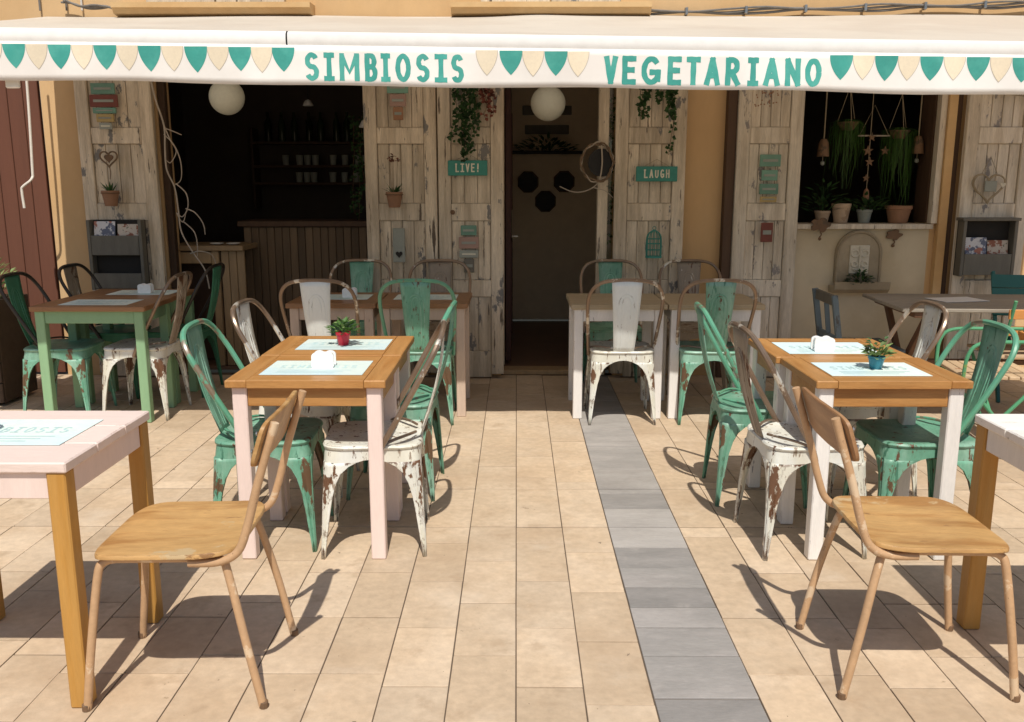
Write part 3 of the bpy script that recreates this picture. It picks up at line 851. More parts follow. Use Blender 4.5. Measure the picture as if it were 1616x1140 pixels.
# ------------------------------------------------------------------ tables
def table(name, label, x0, x1, y0, y1, top, leg, apron, h=0.725, group=None, lt=0.056, ov=0.02, planks=1, thick=0.03, rz=0.0):
    xc, yc = (x0 + x1) / 2, (y0 + y1) / 2
    w, d = x1 - x0, y1 - y0
    t = thing(name, label, 'table', (xc, yc, 0), rz, group)
    if top == 'honey_x':
        eb = 0.082
        pw = d / 3
        for i in range(3):
            MB().box((0, 0, 0), (w - 2 * eb - 0.0016, pw - 0.0009, thick), 0.0012).build('plank', top, t, (0, -d / 2 + pw * (i + 0.5), h - thick / 2 - 0.0004))
        for sx in (-1, 1):
            MB().box((0, 0, 0), (eb, d, thick), 0.0035).build('end_board', 'honey_y', t, (sx * (w / 2 - eb / 2), 0, h - thick / 2))
    elif planks == 1:
        MB().box((0, 0, 0), (w, d, thick), 0.004).build('tabletop', top, t, (0, 0, h - thick / 2))
    else:
        pw = d / planks
        for i in range(planks):
            MB().box((0, 0, 0), (w, pw - 0.0012, thick), 0.004).build('plank', top, t, (0, -d / 2 + pw * (i + 0.5), h - thick / 2 + random.uniform(-.001, .001)))
    lm = None
    for sx in (-1, 1):
        for sy in (-1, 1):
            if lm is None:
                lm = MB().box((0, 0, 0), (lt, lt, h - thick - 0.001), 0.004).mesh('leg')
            link('leg', lm, leg, t, (sx * (w / 2 - ov - lt / 2), sy * (d / 2 - ov - lt / 2), (h - thick) / 2))
    ah = 0.075
    for sy in (-1, 1):
        MB().box((0, 0, 0), (w - 2 * ov - 2 * lt - 0.002, 0.02, ah), 0.002).build('apron', apron, t, (0, sy * (d / 2 - ov - 0.018), h - thick - ah / 2 - 0.001))
    for sx in (-1, 1):
        MB().box((0, 0, 0), (0.02, d - 2 * ov - 2 * lt - 0.002, ah), 0.002).build('apron', apron, t, (sx * (w / 2 - ov - 0.018), 0, h - thick - ah / 2 - 0.001))
    return t


table('cafe_table', 'honey wood table with pink legs at left, front half with the napkin holder', -1.098, -0.492, 3.245, 3.745, 'honey_x', 'pink_paint', 'honey_x', group='honey wood tables')
table('cafe_table', 'honey wood table carrying the red flower pot, pink legs', -1.102, -0.496, 3.749, 4.245, 'honey_x', 'pink_paint', 'honey_x', group='honey wood tables')
table('cafe_table', 'honey wood table with white legs carrying the blue flower pot', 1.125, 1.712, 3.245, 3.715, 'honey_x', 'white_paint', 'honey_x', group='honey wood tables')
table('cafe_table', 'honey wood table at right carrying the white napkin holder, behind the blue pot', 1.108, 1.695, 3.719, 4.185, 'honey_x', 'white_paint', 'honey_x', group='honey wood tables')
table('cafe_table', 'pink topped table with mustard legs at the left front edge', -1.800, -1.196, 2.245, 2.800, 'pink_top', 'mustard', 'pink_paint', lt=0.052, ov=0.006, planks=3)
table('cafe_table', 'distressed white topped table with mustard legs at the right front edge', 1.476, 2.090, 2.220, 2.775, 'white_top', 'mustard', 'white_paint', lt=0.055, ov=0.006, planks=3)
table('cafe_table', 'green legged table with brown top at the left, nearer one', -2.93, -2.235, 5.27, 5.74, 'brown_top', 'green_table', 'green_table', group='green legged tables')
table('cafe_table', 'green legged brown table nearest the shutter, behind its twin', -2.92, -2.245, 5.745, 6.20, 'brown_top', 'green_table', 'green_table', group='green legged tables')
table('cafe_table', 'brown topped beige legged table before the slatted bar counter', -1.425, -0.868, 5.42, 6.0, 'brown_top', 'beige_paint', 'beige_paint', group='tables along the left of the doorway')
table('cafe_table', 'brown topped beige legged table beside the open doorway', -0.860, -0.300, 5.42, 6.0, 'brown_top', 'beige_paint', 'beige_paint', group='tables along the left of the doorway')
table('cafe_table', 'scuffed white table right beside the doorway', 0.335, 0.925, 5.375, 5.95, 'drab_top', 'white_paint', 'white_paint', group='scuffed white tables')
table('cafe_table', 'scuffed white table in front of the ochre wall strip', 0.932, 1.520, 5.375, 5.95, 'drab_top', 'white_paint', 'white_paint', group='scuffed white tables')

# ------------------------------------------------------------------ metal cafe chairs
def chair_meshes():
    M_ = {}
    zs = [0.0, 0.05, 0.11, 0.18, 0.25, 0.305, 0.345, 0.372, 0.39]
    wi = [0.190, 0.1845, 0.176, 0.166, 0.154, 0.138, 0.117, 0.088, 0.052]
    cz = lambda z: 0.208 + (0.186 - 0.208) * z / 0.455
    # corner leg with folded flanges (corner in +x +y)
    vs = []; fs = []
    for z, w in zip(zs, wi):
        c = cz(z)
        k = min(0.012 + 0.034 * z / 0.39, (c - w) * 0.62)
        g = 0.0065 * min(1.0, k / 0.02)
        half = [(c - 0.010, w), (c, w + 0.002), (c, w + (c - k - w) * 0.5), (c, c - k), (c - g, c - k * 0.84), (c - g * 0.2, c - k * 0.5)]
        pts = half + [(c - k * 0.22, c - k * 0.22)] + [(b, a) for a, b in half[::-1]]
        vs += [(a, b, z) for a, b in pts]
    n = 13
    for j in range(len(zs) - 1):
        for i in range(n - 1):
            a = j * n + i
            fs.append((a, a + 1, a + n + 1, a + n))
    M_['leg'] = MB().add(vs, fs).mesh('leg', True)
    # seat: skirt ring and dished pan
    def ring(c, k, z, arch=False):
        out = []
        seg = 10
        for q in range(4):
            a = q * math.pi / 2
            ca, sa = math.cos(a), math.sin(a)
            loc = []
            for i in range(seg + 1):
                s = -(c - k) + 2 * (c - k) * i / seg
                dz = 0.0
                if arch:
                    dz = 0.012 * max(0, 1 - (s / 0.06) ** 2) if abs(s) < 0.06 else 0
                loc.append((c, s, z + dz))
            loc += [(c - k * 0.12, c - k * 0.55, z), (c - k * 0.29, c - k * 0.29, z), (c - k * 0.55, c - k * 0.12, z)]
            out += [(x * ca - y * sa, x * sa + y * ca, zz) for x, y, zz in loc]
        return out
    rings = [ring(cz(.39) + 0.0004, 0.048, 0.388, True), ring(cz(.43) + 0.0004, 0.064, 0.430), ring(0.188, 0.070, 0.436), ring(0.193, 0.076, 0.440), ring(0.195, 0.080, 0.447),
             ring(0.191, 0.080, 0.4545), ring(0.182, 0.078, 0.4565), ring(0.168, 0.075, 0.4535), ring(0.150, 0.07, 0.4485), ring(0.09, 0.035, 0.447), ring(0.02, 0.008, 0.4465)]
    n = len(rings[0])
    mb = MB()
    vs = [p for r in rings for p in r]
    fs = []
    for j in range(len(rings) - 1):
        for i in range(n):
            b = (i + 1) % n
            fs.append((j * n + i, j * n + b, (j + 1) * n + b, (j + 1) * n + i))
    fs.append(tuple((len(rings) - 1) * n + i for i in range(n)))
    M_['seat'] = mb.add(vs, fs).mesh('seat', True)
    # hoop
    half = [(-0.02, 0.199, 0.405), (-0.045, 0.203, 0.46), (-0.125, 0.214, 0.60), (-0.20, 0.222, 0.735), (-0.245, 0.212, 0.815), (-0.272, 0.172, 0.868), (-0.283, 0.105, 0.892)]
    path = half + [(-0.286, 0, 0.897)] + [(x, -y, z) for x, y, z in half[::-1]]
    hb = MB().tube(path, 0.0115, 8, k=4)
    M_['hoop'] = hb.mesh('hoop', True)
    # flat strap round the seat back that ties hoop to slat
    for s in (1, -1):
        st = MB().tube([(-0.030, s * 0.197, 0.452), (-0.085, s * 0.165, 0.470), (-0.135, s * 0.11, 0.474), (-0.168, s * 0.055, 0.472)], 0.006, 6, k=4)
        M_['strap%d' % s] = st.mesh('strap', True)
    # slat
    vs = []; fs = []
    rows = 12
    for j in range(rows + 1):
        t = j / rows
        z = 0.448 + t * (0.892 - 0.448)
        x = -0.182 - 0.104 * t - 0.018 * math.sin(math.pi * t)
        hw = 0.062 + 0.028 * t
        for i in range(7):
            s = -1 + 2 * i / 6
            vs.append((x - 0.006 * (1 - s * s), s * hw, z))
    for j in range(rows):
        for i in range(6):
            a = j * 7 + i
            fs.append((a, a + 1, a + 8, a + 7))
    M_['slat'] = MB().add(vs, fs).mesh('slat', True)
    # embossed arch bead on both faces of the slat
    def on(t, s):
        hw = 0.062 + 0.028 * t
        return Vector((-0.182 - 0.104 * t - 0.018 * math.sin(math.pi * t) - 0.006 * (1 - s * s), s * hw, 0.448 + t * 0.444))
    bd = MB()
    for fac in (1, 0.55):
        pts = [on(0.05, -0.62 * fac), on(0.3, -0.62 * fac), on(0.62, -0.6 * fac), on(0.72 + 0.05 * fac, -0.42 * fac), on(0.74 + 0.08 * fac, 0), on(0.72 + 0.05 * fac, 0.42 * fac), on(0.62, 0.6 * fac), on(0.3, 0.62 * fac), on(0.05, 0.62 * fac)]
        bd.tube(pts, 0.0042, 6, k=4)
    M_['bead'] = bd.mesh('embossed_arch', True)
    return M_


CM = chair_meshes()
CM_CACHE = {}


def cm(key, m):
    if (key, m) not in CM_CACHE:
        me = CM[key].copy()
        me.materials.clear()
        me.materials.append(MATS[m])
        CM_CACHE[(key, m)] = me
    return CM_CACHE[(key, m)]


def chair(label, x, y, rz, paint, tube, slat=None, group='metal cafe chairs'):
    """rz: direction the chair faces, degrees from +x"""
    t = thing('metal_chair', label, 'chair', (x, y, 0), R(rz), group)
    slat = slat or paint
    s = link('seat', cm('seat', paint), None, t)
    for k in range(4):
        o = link('leg', cm('leg', paint), None, t)
        o.rotation_euler = (0, 0, k * math.pi / 2)
        sd_ = o.modifiers.new('sheet', 'SOLIDIFY'); sd_.thickness = 0.0022; sd_.offset = -1
    hp = link('back_hoop', cm('hoop', tube), None, t)
    link('strap', cm('strap1', tube), None, t)
    link('strap', cm('strap-1', tube), None, t)
    sl = link('back_slat', cm('slat', slat), None, t)
    sd_ = sl.modifiers.new('sheet', 'SOLIDIFY'); sd_.thickness = 0.003; sd_.offset = 0
    link('embossed_arch', cm('bead', slat), None, sl)
    return t


G, W_, P_ = 'metal_green', 'metal_white', 'metal_pale'
chair('green metal chair left of the pink legged wood table, nearest', -1.015, 3.535, 2, G, 'tube_green')
chair('rusty off white metal chair left of the table with the red pot', -1.02, 4.18, -2, W_, 'tube_bare', 'metal_white')
chair('chipped white metal chair right of the pink legged wood table', -0.575, 3.485, 184, W_, 'tube_bare')
chair('green metal chair behind the chipped white one, right of the red pot table', -0.58, 4.13, 178, G, 'tube_green')
chair('chipped white metal chair left of the blue pot table', 1.165, 3.475, 3, W_, 'tube_bare', 'metal_grey_brown')  # grey-brown slat: shade on the turned-away back put into its colour
chair('green metal chair left of the right table, behind the chipped white one', 1.13, 4.05, -3, G, 'tube_green')
chair('green metal chair right of the blue pot table', 1.635, 3.52, 180, G, 'tube_green', 'metal_green')
chair('pale rusty metal chair right of the wood table with the white napkin holder', 1.665, 4.14, 178, W_, 'tube_bare')
chair('white metal chair with its back to the camera beside the doorway', 0.648, 5.455, 90, W_, 'tube_bare', 'metal_pale')
chair('green metal chair with its back to the camera, right of the white one', 1.20, 5.455, 89, G, 'tube_bare')
chair('green slatted metal chair on the far side of the white table by the door', 0.69, 6.24, -90, G, 'tube_bare')
chair('thin hooped metal chair facing the camera before the ochre wall strip', 1.26, 6.24, -91, 'metal_grey_brown', 'tube_bare')
chair('pale white metal chair with its back to the camera, behind the red pot', -1.175, 5.44, 90, P_, 'tube_bare')
chair('green metal chair with its back to the camera, left of the doorway', -0.59, 5.445, 90, G, 'tube_green')
chair('green metal chair against the slatted bar counter', -1.14, 6.26, -90, G, 'tube_bare')
chair('dark hooped metal chair against the shutter left of the doorway', -0.56, 6.24, -90, 'metal_grey_brown', 'tube_bare')
chair('green metal chair left of the green legged table, nearest', -2.86, 5.52, 2, G, 'tube_black', 'metal_dark_green')
chair('dark metal chair left of the green legged table, by the yellow wall', -2.80, 6.12, 0, 'metal_dark_green', 'tube_black', 'metal_grey_brown')
chair('chipped white metal chair right of the green legged table', -2.375, 5.545, 180, W_, 'tube_bare', 'metal_grey_brown')
chair('dark green metal chair right of the green table, before the bar counter end', -2.36, 6.15, 180, 'metal_dark_green', 'tube_black', 'metal_dark_green')

# ------------------------------------------------------------------ school chairs
def school_chair(label, x, y, rz, seat_m, back_m):
    t = thing('school_chair', label, 'chair', (x, y, 0), R(rz), 'plywood school chairs')
    for s in (1, -1):
        q = 0.205 * s; u = 0.165 * s
        MB().tube([(0.245, q, 0.0), (0.222, q * 0.97, 0.18), (0.196, u * 1.06, 0.385), (0.180, u, 0.424), (0.14, u, 0.435)], 0.0118, 10, k=6).build('leg', 'school_tube', t, smooth=True)
        MB().tube([(-0.245, q, 0.0), (-0.205, q * 0.97, 0.20), (-0.163, u * 1.06, 0.385), (-0.145, u, 0.424), (-0.10, u, 0.435)], 0.0118, 10, k=6).build('leg', 'school_tube', t, smooth=True)
        MB().tube([(0.15, u, 0.435), (-0.11, u, 0.435)], 0.0122, 10).build('seat_rail', 'school_tube', t, smooth=True)
        MB().tube([(-0.06, u * 1.14, 0.430), (-0.14, u * 1.14, 0.432), (-0.195, u * 1.14, 0.460), (-0.225, u * 1.14, 0.53), (-0.262, u * 1.13, 0.66), (-0.315, u * 1.12, 0.825)], 0.0118, 10, k=6).build('back_upright', 'school_tube', t, smooth=True)
        for xx in (0.246, -0.246):
            MB().lathe([(0.0, 0.0), (0.0132, 0.001), (0.0134, 0.018), (0.012, 0.02)], (xx, q, 0), 10).build('foot_cap', 'rusty', t)
    MB().tube([(0.17, 0.165, 0.430), (0.17, -0.165, 0.430)], 0.010, 8).build('cross_bar', 'plaque_red', t, smooth=True)
    MB().tube([(-0.13, 0.165, 0.430), (-0.13, -0.165, 0.430)], 0.010, 8).build('cross_bar', 'school_tube', t, smooth=True)
    # seat: rounded, slightly dished ply
    nx, ny = 22, 22
    vs = []; fs = []
    def outline(a):
        c, s = math.cos(a), math.sin(a)
        p = 2 / 5.2
        return (0.01 + 0.205 * math.copysign(abs(c) ** p, c), 0.212 * math.copysign(abs(s) ** p, s))
    seg = 48
    rings = []
    for f, z in ((0.985, 0.4475), (1.0, 0.450), (1.0, 0.458), (0.99, 0.462), (0.9, 0.4615), (0.7, 0.459), (0.4, 0.457), (0.05, 0.456)):
        r = []
        for i in range(seg):
            px, py = outline(2 * math.pi * i / seg)
            xx = 0.01 + (px - 0.01) * f; yy = py * f
            dip = -0.012 * max(0, (xx - 0.12) / 0.09) ** 2 + 0.006 * max(0, (-xx - 0.08) / 0.1)
            r.append((xx, yy, z + dip))
        rings.append(r)
    vs = [p for r in rings for p in r]
    for j in range(len(rings) - 1):
        for i in range(seg):
            b = (i + 1) % seg
            fs.append((j * seg + i, j * seg + b, (j + 1) * seg + b, (j + 1) * seg + i))
    fs.append(tuple((len(rings) - 1) * seg + i for i in range(seg)))
    fs.append(tuple(range(seg))[::-1])
    MB().add(vs, fs).build('seat', seat_m, t, smooth=True)
    # backrest: curved rounded ply board in front of the uprights
    def bout(a):
        c, s = math.cos(a), math.sin(a)
        p = 2 / 6
        return (0.212 * math.copysign(abs(c) ** p, c), 0.068 * math.copysign(abs(s) ** p, s))
    vs = []; fs = []
    lv = ((0.97, -0.008), (1.0, -0.005), (1.0, 0.005), (0.97, 0.008))
    rr = []
    for f, o in lv:
        for i in range(seg):
            a, b = bout(2 * math.pi * i / seg)
            a *= f; b *= f if abs(f) == 1 else 0.95
            zz = 0.755 + b
            xx = -0.272 - (zz - 0.755) * 0.32 - 0.022 + 0.30 * a * a * 0.9 + o
            vs.append((xx + 0.012, a, zz + 0.01))
    for j in range(3):
        for i in range(seg):
            b = (i + 1) % seg
            fs.append((j * seg + i, j * seg + b, (j + 1) * seg + b, (j + 1) * seg + i))
    # end faces as strips
    for base in (0, 3 * seg):
        for i in range(seg // 2):
            a, b = i, i + 1
            c, d = seg - i - 1, (seg - i) % seg
            f = [base + a, base + b, base + c, base + d]
            f = list(dict.fromkeys(f))
            if len(f) >= 3:
                fs.append(tuple(f if base else f[::-1]))
    MB().add(vs, fs).build('backrest', back_m, t, smooth=True)
    rv = MB()
    for s in (1, -1):
        for zz in (0.735, 0.785):
            rv.lathe([(0, 0), (0.006, 0.0), (0.006, 0.004), (0.0, 0.005)], (0, 0, 0), 8)
            n = len(rv.v)
            for i in range(n - 32, n):
                a, b, c = rv.v[i]
                rv.v[i] = (c - 0.258 - (zz - 0.755) * 0.32, s * 0.185 + a, zz + 0.01 + b)
    rv.build('rivet', 'steel', t)
    return t


school_chair('worn plywood school chair facing the pink table at left', -0.965, 2.458, 182, 'school_ply', 'school_ply')
school_chair('plywood school chair with brown backrest facing the white table at right', 1.185, 2.515, -1, 'school_ply', 'school_ply_dark')

# ------------------------------------------------------------------ things on the tables
TZ = 0.7255


def placemat(label, x, y, w, d, rz=0.0):
    o = tag(MB().box((0, 0, 0.0008), (w, d, 0.0016), 0.0003).build('placemat', 'paper_mat', None, (x, y, TZ), rz), label, 'placemat', 'paper placemats')
    mb = MB()
    n = len('SIMBIOSIS')
    lw = w * 0.80 / n
    for i, c in enumerate('SIMBIOSIS'):
        l = letter(c, -w * 0.40 + i * lw + lw * 0.12, -w * 0.40 + (i + 1) * lw - lw * 0.12, -0.012, 0.045, 0.006, lambda a, b, q: (a, b, 0.0022 + q * 0.3))
        mb.add(l.v, l.f)
    for r in range(3):
        yy = -d * 0.20 - r * d * 0.09
        mb.add([(-w * 0.36, yy, 0.0022), (w * 0.36 - r * 0.03, yy, 0.0022), (w * 0.36 - r * 0.03, yy + 0.006, 0.0022), (-w * 0.36, yy + 0.006, 0.0022)], [(0, 1, 2, 3)])
    mb.build('print', 'paper_print', o)
    return o


placemat('pale blue paper placemat under the white napkin holder on the left wood table', -0.795, 3.48, 0.40, 0.275)
placemat('pale blue paper placemat under the red flower pot', -0.785, 4.005, 0.40, 0.265)
placemat('pale blue paper placemat under the blue flower pot', 1.405, 3.462, 0.385, 0.258)
placemat('pale blue paper placemat under the napkin holder on the right wood table', 1.385, 3.925, 0.40, 0.28)
placemat('pale blue paper placemat under the jar on the pink table', -1.49, 2.54, 0.40, 0.275)
placemat('grey looking placemat on the nearer green legged table', -2.58, 5.47, 0.42, 0.26)
placemat('placemat under the napkin holder on the green legged table by the shutter', -2.52, 5.98, 0.42, 0.26)
placemat('placemat on the brown table before the bar counter', -1.15, 5.74, 0.40, 0.26)
placemat('placemat on the brown table beside the doorway', -0.585, 5.74, 0.40, 0.26)


def napkin_holder(label, x, y, z=TZ + 0.0016):
    t = thing('napkin_holder', label, 'napkin holder', (x, y, z), 0, 'white napkin holders')
    w, h = 0.088, 0.062
    poly = [(-w / 2 + 0.004, 0), (w / 2 - 0.004, 0), (w / 2, 0.006), (w / 2, h * 0.72)] + [(w / 4 + w / 4 * math.cos(R(a)), h * 0.74 + h * 0.26 * math.sin(R(a))) for a in range(10, 181, 20)] + \
           [(-w / 4 + w / 4 * math.cos(R(a)), h * 0.74 + h * 0.26 * math.sin(R(a))) for a in range(20, 180, 20)] + [(-w / 2, h * 0.72), (-w / 2, 0.006)]
    for y0 in (-0.028, 0.020):
        MB().prism(poly, y0, y0 + 0.008).build('side_plate', 'plastic_white', t)
    MB().box((0, 0, 0.004), (w - 0.004, 0.0395, 0.008), 0.002).build('base', 'plastic_white', t)
    MB().box((0, 0, 0.034), (w - 0.016, 0.034, 0.05), 0.004).build('napkins', 'plastic_white', t)
    return t


napkin_holder('white napkin holder on the left honey wood table', -0.775, 3.50)
napkin_holder('white napkin holder on the right honey wood table', 1.352, 3.86)
napkin_holder('white napkin holder on the green legged table near the shutter', -2.50, 5.95)
napkin_holder('white napkin holder on the brown table before the bar counter', -1.08, 5.72)


def pot_prof(r, h):
    return [(r * 0.62, 0), (r * 0.68, 0.002), (r * 0.92, h * 0.78), (r, h * 0.80), (r, h), (r * 0.9, h), (r * 0.86, h * 0.86), (0.001, h * 0.85)]


def tuft(n, r, h, L, W, seed, flat=0.5):
    rd = random.Random(seed)
    mb = MB()
    for i in range(n):
        a = rd.uniform(0, 2 * math.pi); q = rd.random() ** 0.6
        p = Vector((math.cos(a) * r * q, math.sin(a) * r * q, h * rd.random() * (1.1 - q * 0.6)))
        d = Vector((math.cos(a) * (0.3 + q), math.sin(a) * (0.3 + q), rd.uniform(-0.2, 1.0) * flat + 0.15))
        mb.leafquad(p, d, (rd.uniform(-.3, .3), rd.uniform(-.3, .3), 1), L * rd.uniform(.6, 1.2), W * rd.uniform(.7, 1.2))
    return mb


def potted(label, x, y, z, r, h, potm, leafm, seed, n=50, lr=None, lh=None, cat='potted plant', group=None, L=0.03, W=0.018, name='potted_plant'):
    t = thing(name, label, cat, (x, y, z), 0, group)
    MB().lathe(pot_prof(r, h), (0, 0, 0), 20).build('pot', potm, t, smooth=True)
    MB().lathe([(r * 0.84, h * 0.87), (r * 0.4, h * 0.90), (0.001, h * 0.91)], (0, 0, 0), 14).build('soil', 'soil', t)
    lv = tuft(n, lr or r * 1.3, lh or h * 0.9, L, W, seed).build('leaves', leafm, t, (0, 0, h * 0.85))
    st = MB()
    rd = random.Random(seed)
    for i in range(6):
        a = rd.uniform(0, 6.28)
        st.tube([(0, 0, h * 0.85), (math.cos(a) * r * .6, math.sin(a) * r * .6, h * 0.85 + (lh or h) * 0.5), (math.cos(a) * r * 1.0, math.sin(a) * r, h * 0.85 + (lh or h) * 0.9)], 0.0015, 5, k=3)
    st.build('stems', 'leaf_dark', t)
    return t


p1 = potted('small red pot with a leafy plant on the left wood table', -0.790, 3.985, TZ + 0.0016, 0.034, 0.062, 'red_pot', 'leaf', 4, 60, 0.058, 0.05, 'flower pot', 'table flower pots', 0.040, 0.026)
tuft(16, 0.06, 0.07, 0.02, 0.014, 9).build('pale_blossoms', 'leaf_pale', p1, (0, 0, 0.065))
p2 = potted('small blue pot with green and purple plant on the right wood table', 1.432, 3.468, TZ + 0.0016, 0.033, 0.052, 'blue_pot', 'leaf_pale', 5, 60, 0.042, 0.05, 'flower pot', 'table flower pots', 0.036, 0.028)
tuft(7, 0.03, 0.05, 0.022, 0.018, 11).build('purple_leaves', 'leaf_purple', p2, (0, 0, 0.07))
tuft(14, 0.04, 0.075, 0.026, 0.016, 12).build('dark_leaves', 'leaf_dark', p2, (0, 0, 0.07))
jar = thing('glass_jar', 'clear glass jar on the pink table at the left edge', 'jar', (-1.585, 2.545, TZ + 0.0016))
MB().lathe([(0.030, 0), (0.034, 0.004), (0.036, 0.05), (0.027, 0.066), (0.027, 0.075), (0.0245, 0.075), (0.0245, 0.066), (0.033, 0.049), (0.031, 0.006), (0.001, 0.005)], (0, 0, 0), 24).build('glass', 'jar_glass', jar, smooth=True)

# ------------------------------------------------------------------ far right furniture
t = thing('folding_table', 'weathered grey plank folding table with crossed brown legs at right', 'table', (2.90, 5.44, 0), R(-3))
for i in range(6):
    MB().box((0, 0, 0), (1.28, 0.118, 0.022), 0.004).build('plank', 'weathered', t, (0, -0.30 + i * 0.121, 0.729 + random.uniform(-.001, .001)))
for sx in (-0.5, 0.5):
    MB().beam((sx, -0.33, 0.0), (sx, 0.30, 0.70), 0.03, 0.05).build('leg', 'trestle_brown', t)
    MB().beam((sx + 0.034, 0.33, 0.0), (sx + 0.034, -0.30, 0.70), 0.03, 0.05).build('leg', 'trestle_brown', t)
    MB().box((0, 0, 0), (0.05, 0.68, 0.035), 0.004).build('batten', 'trestle_brown', t, (sx - 0.04, 0, 0.700))
MB().beam((-0.5, 0.0, 0.36), (0.53, 0.0, 0.36), 0.03, 0.04, up=(0, 1, 0)).build('stretcher', 'trestle_brown', t)
tag(MB().box((0, 0, 0.001), (0.30, 0.21, 0.002), 0.0004).build('paper_menu', 'plastic_white', None, (2.74, 5.50, 0.742), 0.2), 'white paper lying on the grey folding table', 'menu')

t = thing('wooden_chair', 'blue grey wooden chair facing the grey folding table', 'chair', (2.17, 5.58, 0), R(-2))
for sy in (-1, 1):
    MB().beam((-0.20, sy * 0.20, 0.0), (-0.17, sy * 0.20, 0.44), 0.035, 0.035).build('leg', 'blue_grey', t)
    MB().beam((0.19, sy * 0.19, 0.0), (0.19, sy * 0.19, 0.425), 0.035, 0.035).build('leg', 'blue_grey', t)
    MB().beam((-0.17, sy * 0.20, 0.4405), (-0.225, sy * 0.20, 0.78), 0.03, 0.035).build('back_post', 'blue_grey', t)
MB().box((0, 0, 0), (0.42, 0.44, 0.022), 0.006).build('seat', 'blue_grey', t, (0.015, 0, 0.440))
MB().box((0, 0, 0), (0.022, 0.37, 0.065), 0.004).build('top_rail', 'rack_grey', t, (-0.214, 0, 0.745))
MB().box((0, 0, 0), (0.02, 0.37, 0.04), 0.004).build('lower_rail', 'blue_grey', t, (-0.18, 0, 0.50))
for yy in (0.0,):
    MB().beam((-0.183, yy, 0.518), (-0.208, yy, 0.714), 0.014, 0.03).build('back_spindle', 'blue_grey', t)

t = thing('folding_chair', 'teal slatted folding chair behind the grey table at the right edge', 'chair', (3.50, 6.0, 0), R(-104))
for sy in (-1, 1):
    MB().beam((0.22, sy * 0.20, 0.0), (-0.24, sy * 0.20, 0.84), 0.022, 0.035).build('back_post', 'teal_chair', t)
    MB().beam((-0.22, sy * 0.17, 0.0), (0.20, sy * 0.17, 0.44), 0.022, 0.035).build('leg', 'teal_chair', t)
for i in range(5):
    MB().box((0, 0, 0), (0.066, 0.40, 0.016), 0.003).build('seat_slat', 'teal_chair', t, (-0.12 + i * 0.074, 0, 0.455))
for i, zz in enumerate((0.60, 0.69, 0.78)):
    MB().box((0, 0, 0), (0.016, 0.44, 0.098), 0.003, Matrix.Rotation(R(-28), 3, 'Y')).build('back_slat', 'teal_chair', t, (0.22 - 0.46 * zz / 0.84 + 0.025, 0, zz))

t = thing('bistro_chair', 'green metal bistro chair with pale slatted seat and orange back slats', 'chair', (2.56, 4.70, 0), R(172))
for sy in (-1, 1):
    MB().tube([(-0.20, sy * 0.19, 0.0), (0.02, sy * 0.19, 0.24), (0.19, sy * 0.19, 0.44)], 0.010, 8, False).build('leg', 'bistro_green', t, smooth=True)
    MB().tube([(0.22, sy * 0.205, 0.0), (-0.02, sy * 0.205, 0.27), (-0.16, sy * 0.205, 0.45), (-0.24, sy * 0.205, 0.66), (-0.27, sy * 0.205, 0.80)], 0.010, 8).build('back_post', 'bistro_green', t, smooth=True)
    MB().tube([(0.21, sy * 0.215, 0.455), (0.20, sy * 0.225, 0.58), (0.14, sy * 0.225, 0.645), (-0.05, sy * 0.22, 0.655), (-0.24, sy * 0.207, 0.66)], 0.010, 8).build('armrest', 'bistro_green', t, smooth=True)
MB().tube([(0.12, -0.20, 0.12), (0.12, 0.20, 0.12)], 0.008, 8).build('stretcher', 'bistro_green', t, smooth=True)
for i in range(7):
    MB().box((0, 0, 0), (0.052, 0.42, 0.018), 0.003).build('seat_slat', 'bistro_seat', t, (-0.16 + i * 0.058, 0, 0.462))
for zz in (0.62, 0.72):
    MB().box((0, 0, 0), (0.016, 0.44, 0.055), 0.003).build('back_slat', 'bistro_orange', t, (-0.212 - (zz - 0.62) * 0.28, 0, zz))
t = thing('bistro_chair', 'bistro chair with orange back slats tucked under the grey folding table', 'chair', (3.02, 5.25, 0), R(90))
for sy in (-1, 1):
    MB().tube([(-0.20, sy * 0.19, 0.0), (0.02, sy * 0.19, 0.24), (0.19, sy * 0.19, 0.44)], 0.010, 8, False).build('leg', 'bistro_green', t, smooth=True)
    MB().tube([(0.22, sy * 0.205, 0.0), (-0.02, sy * 0.205, 0.27), (-0.16, sy * 0.205, 0.45), (-0.27, sy * 0.205, 0.80)], 0.010, 8).build('back_post', 'bistro_green', t, smooth=True)
for i in range(7):
    MB().box((0, 0, 0), (0.052, 0.42, 0.018), 0.003).build('seat_slat', 'bistro_seat', t, (-0.16 + i * 0.058, 0, 0.462))
for zz in (0.62, 0.72):
    MB().box((0, 0, 0), (0.016, 0.44, 0.055), 0.003).build('back_slat', 'bistro_orange', t, (-0.212 - (zz - 0.62) * 0.28, 0, zz))

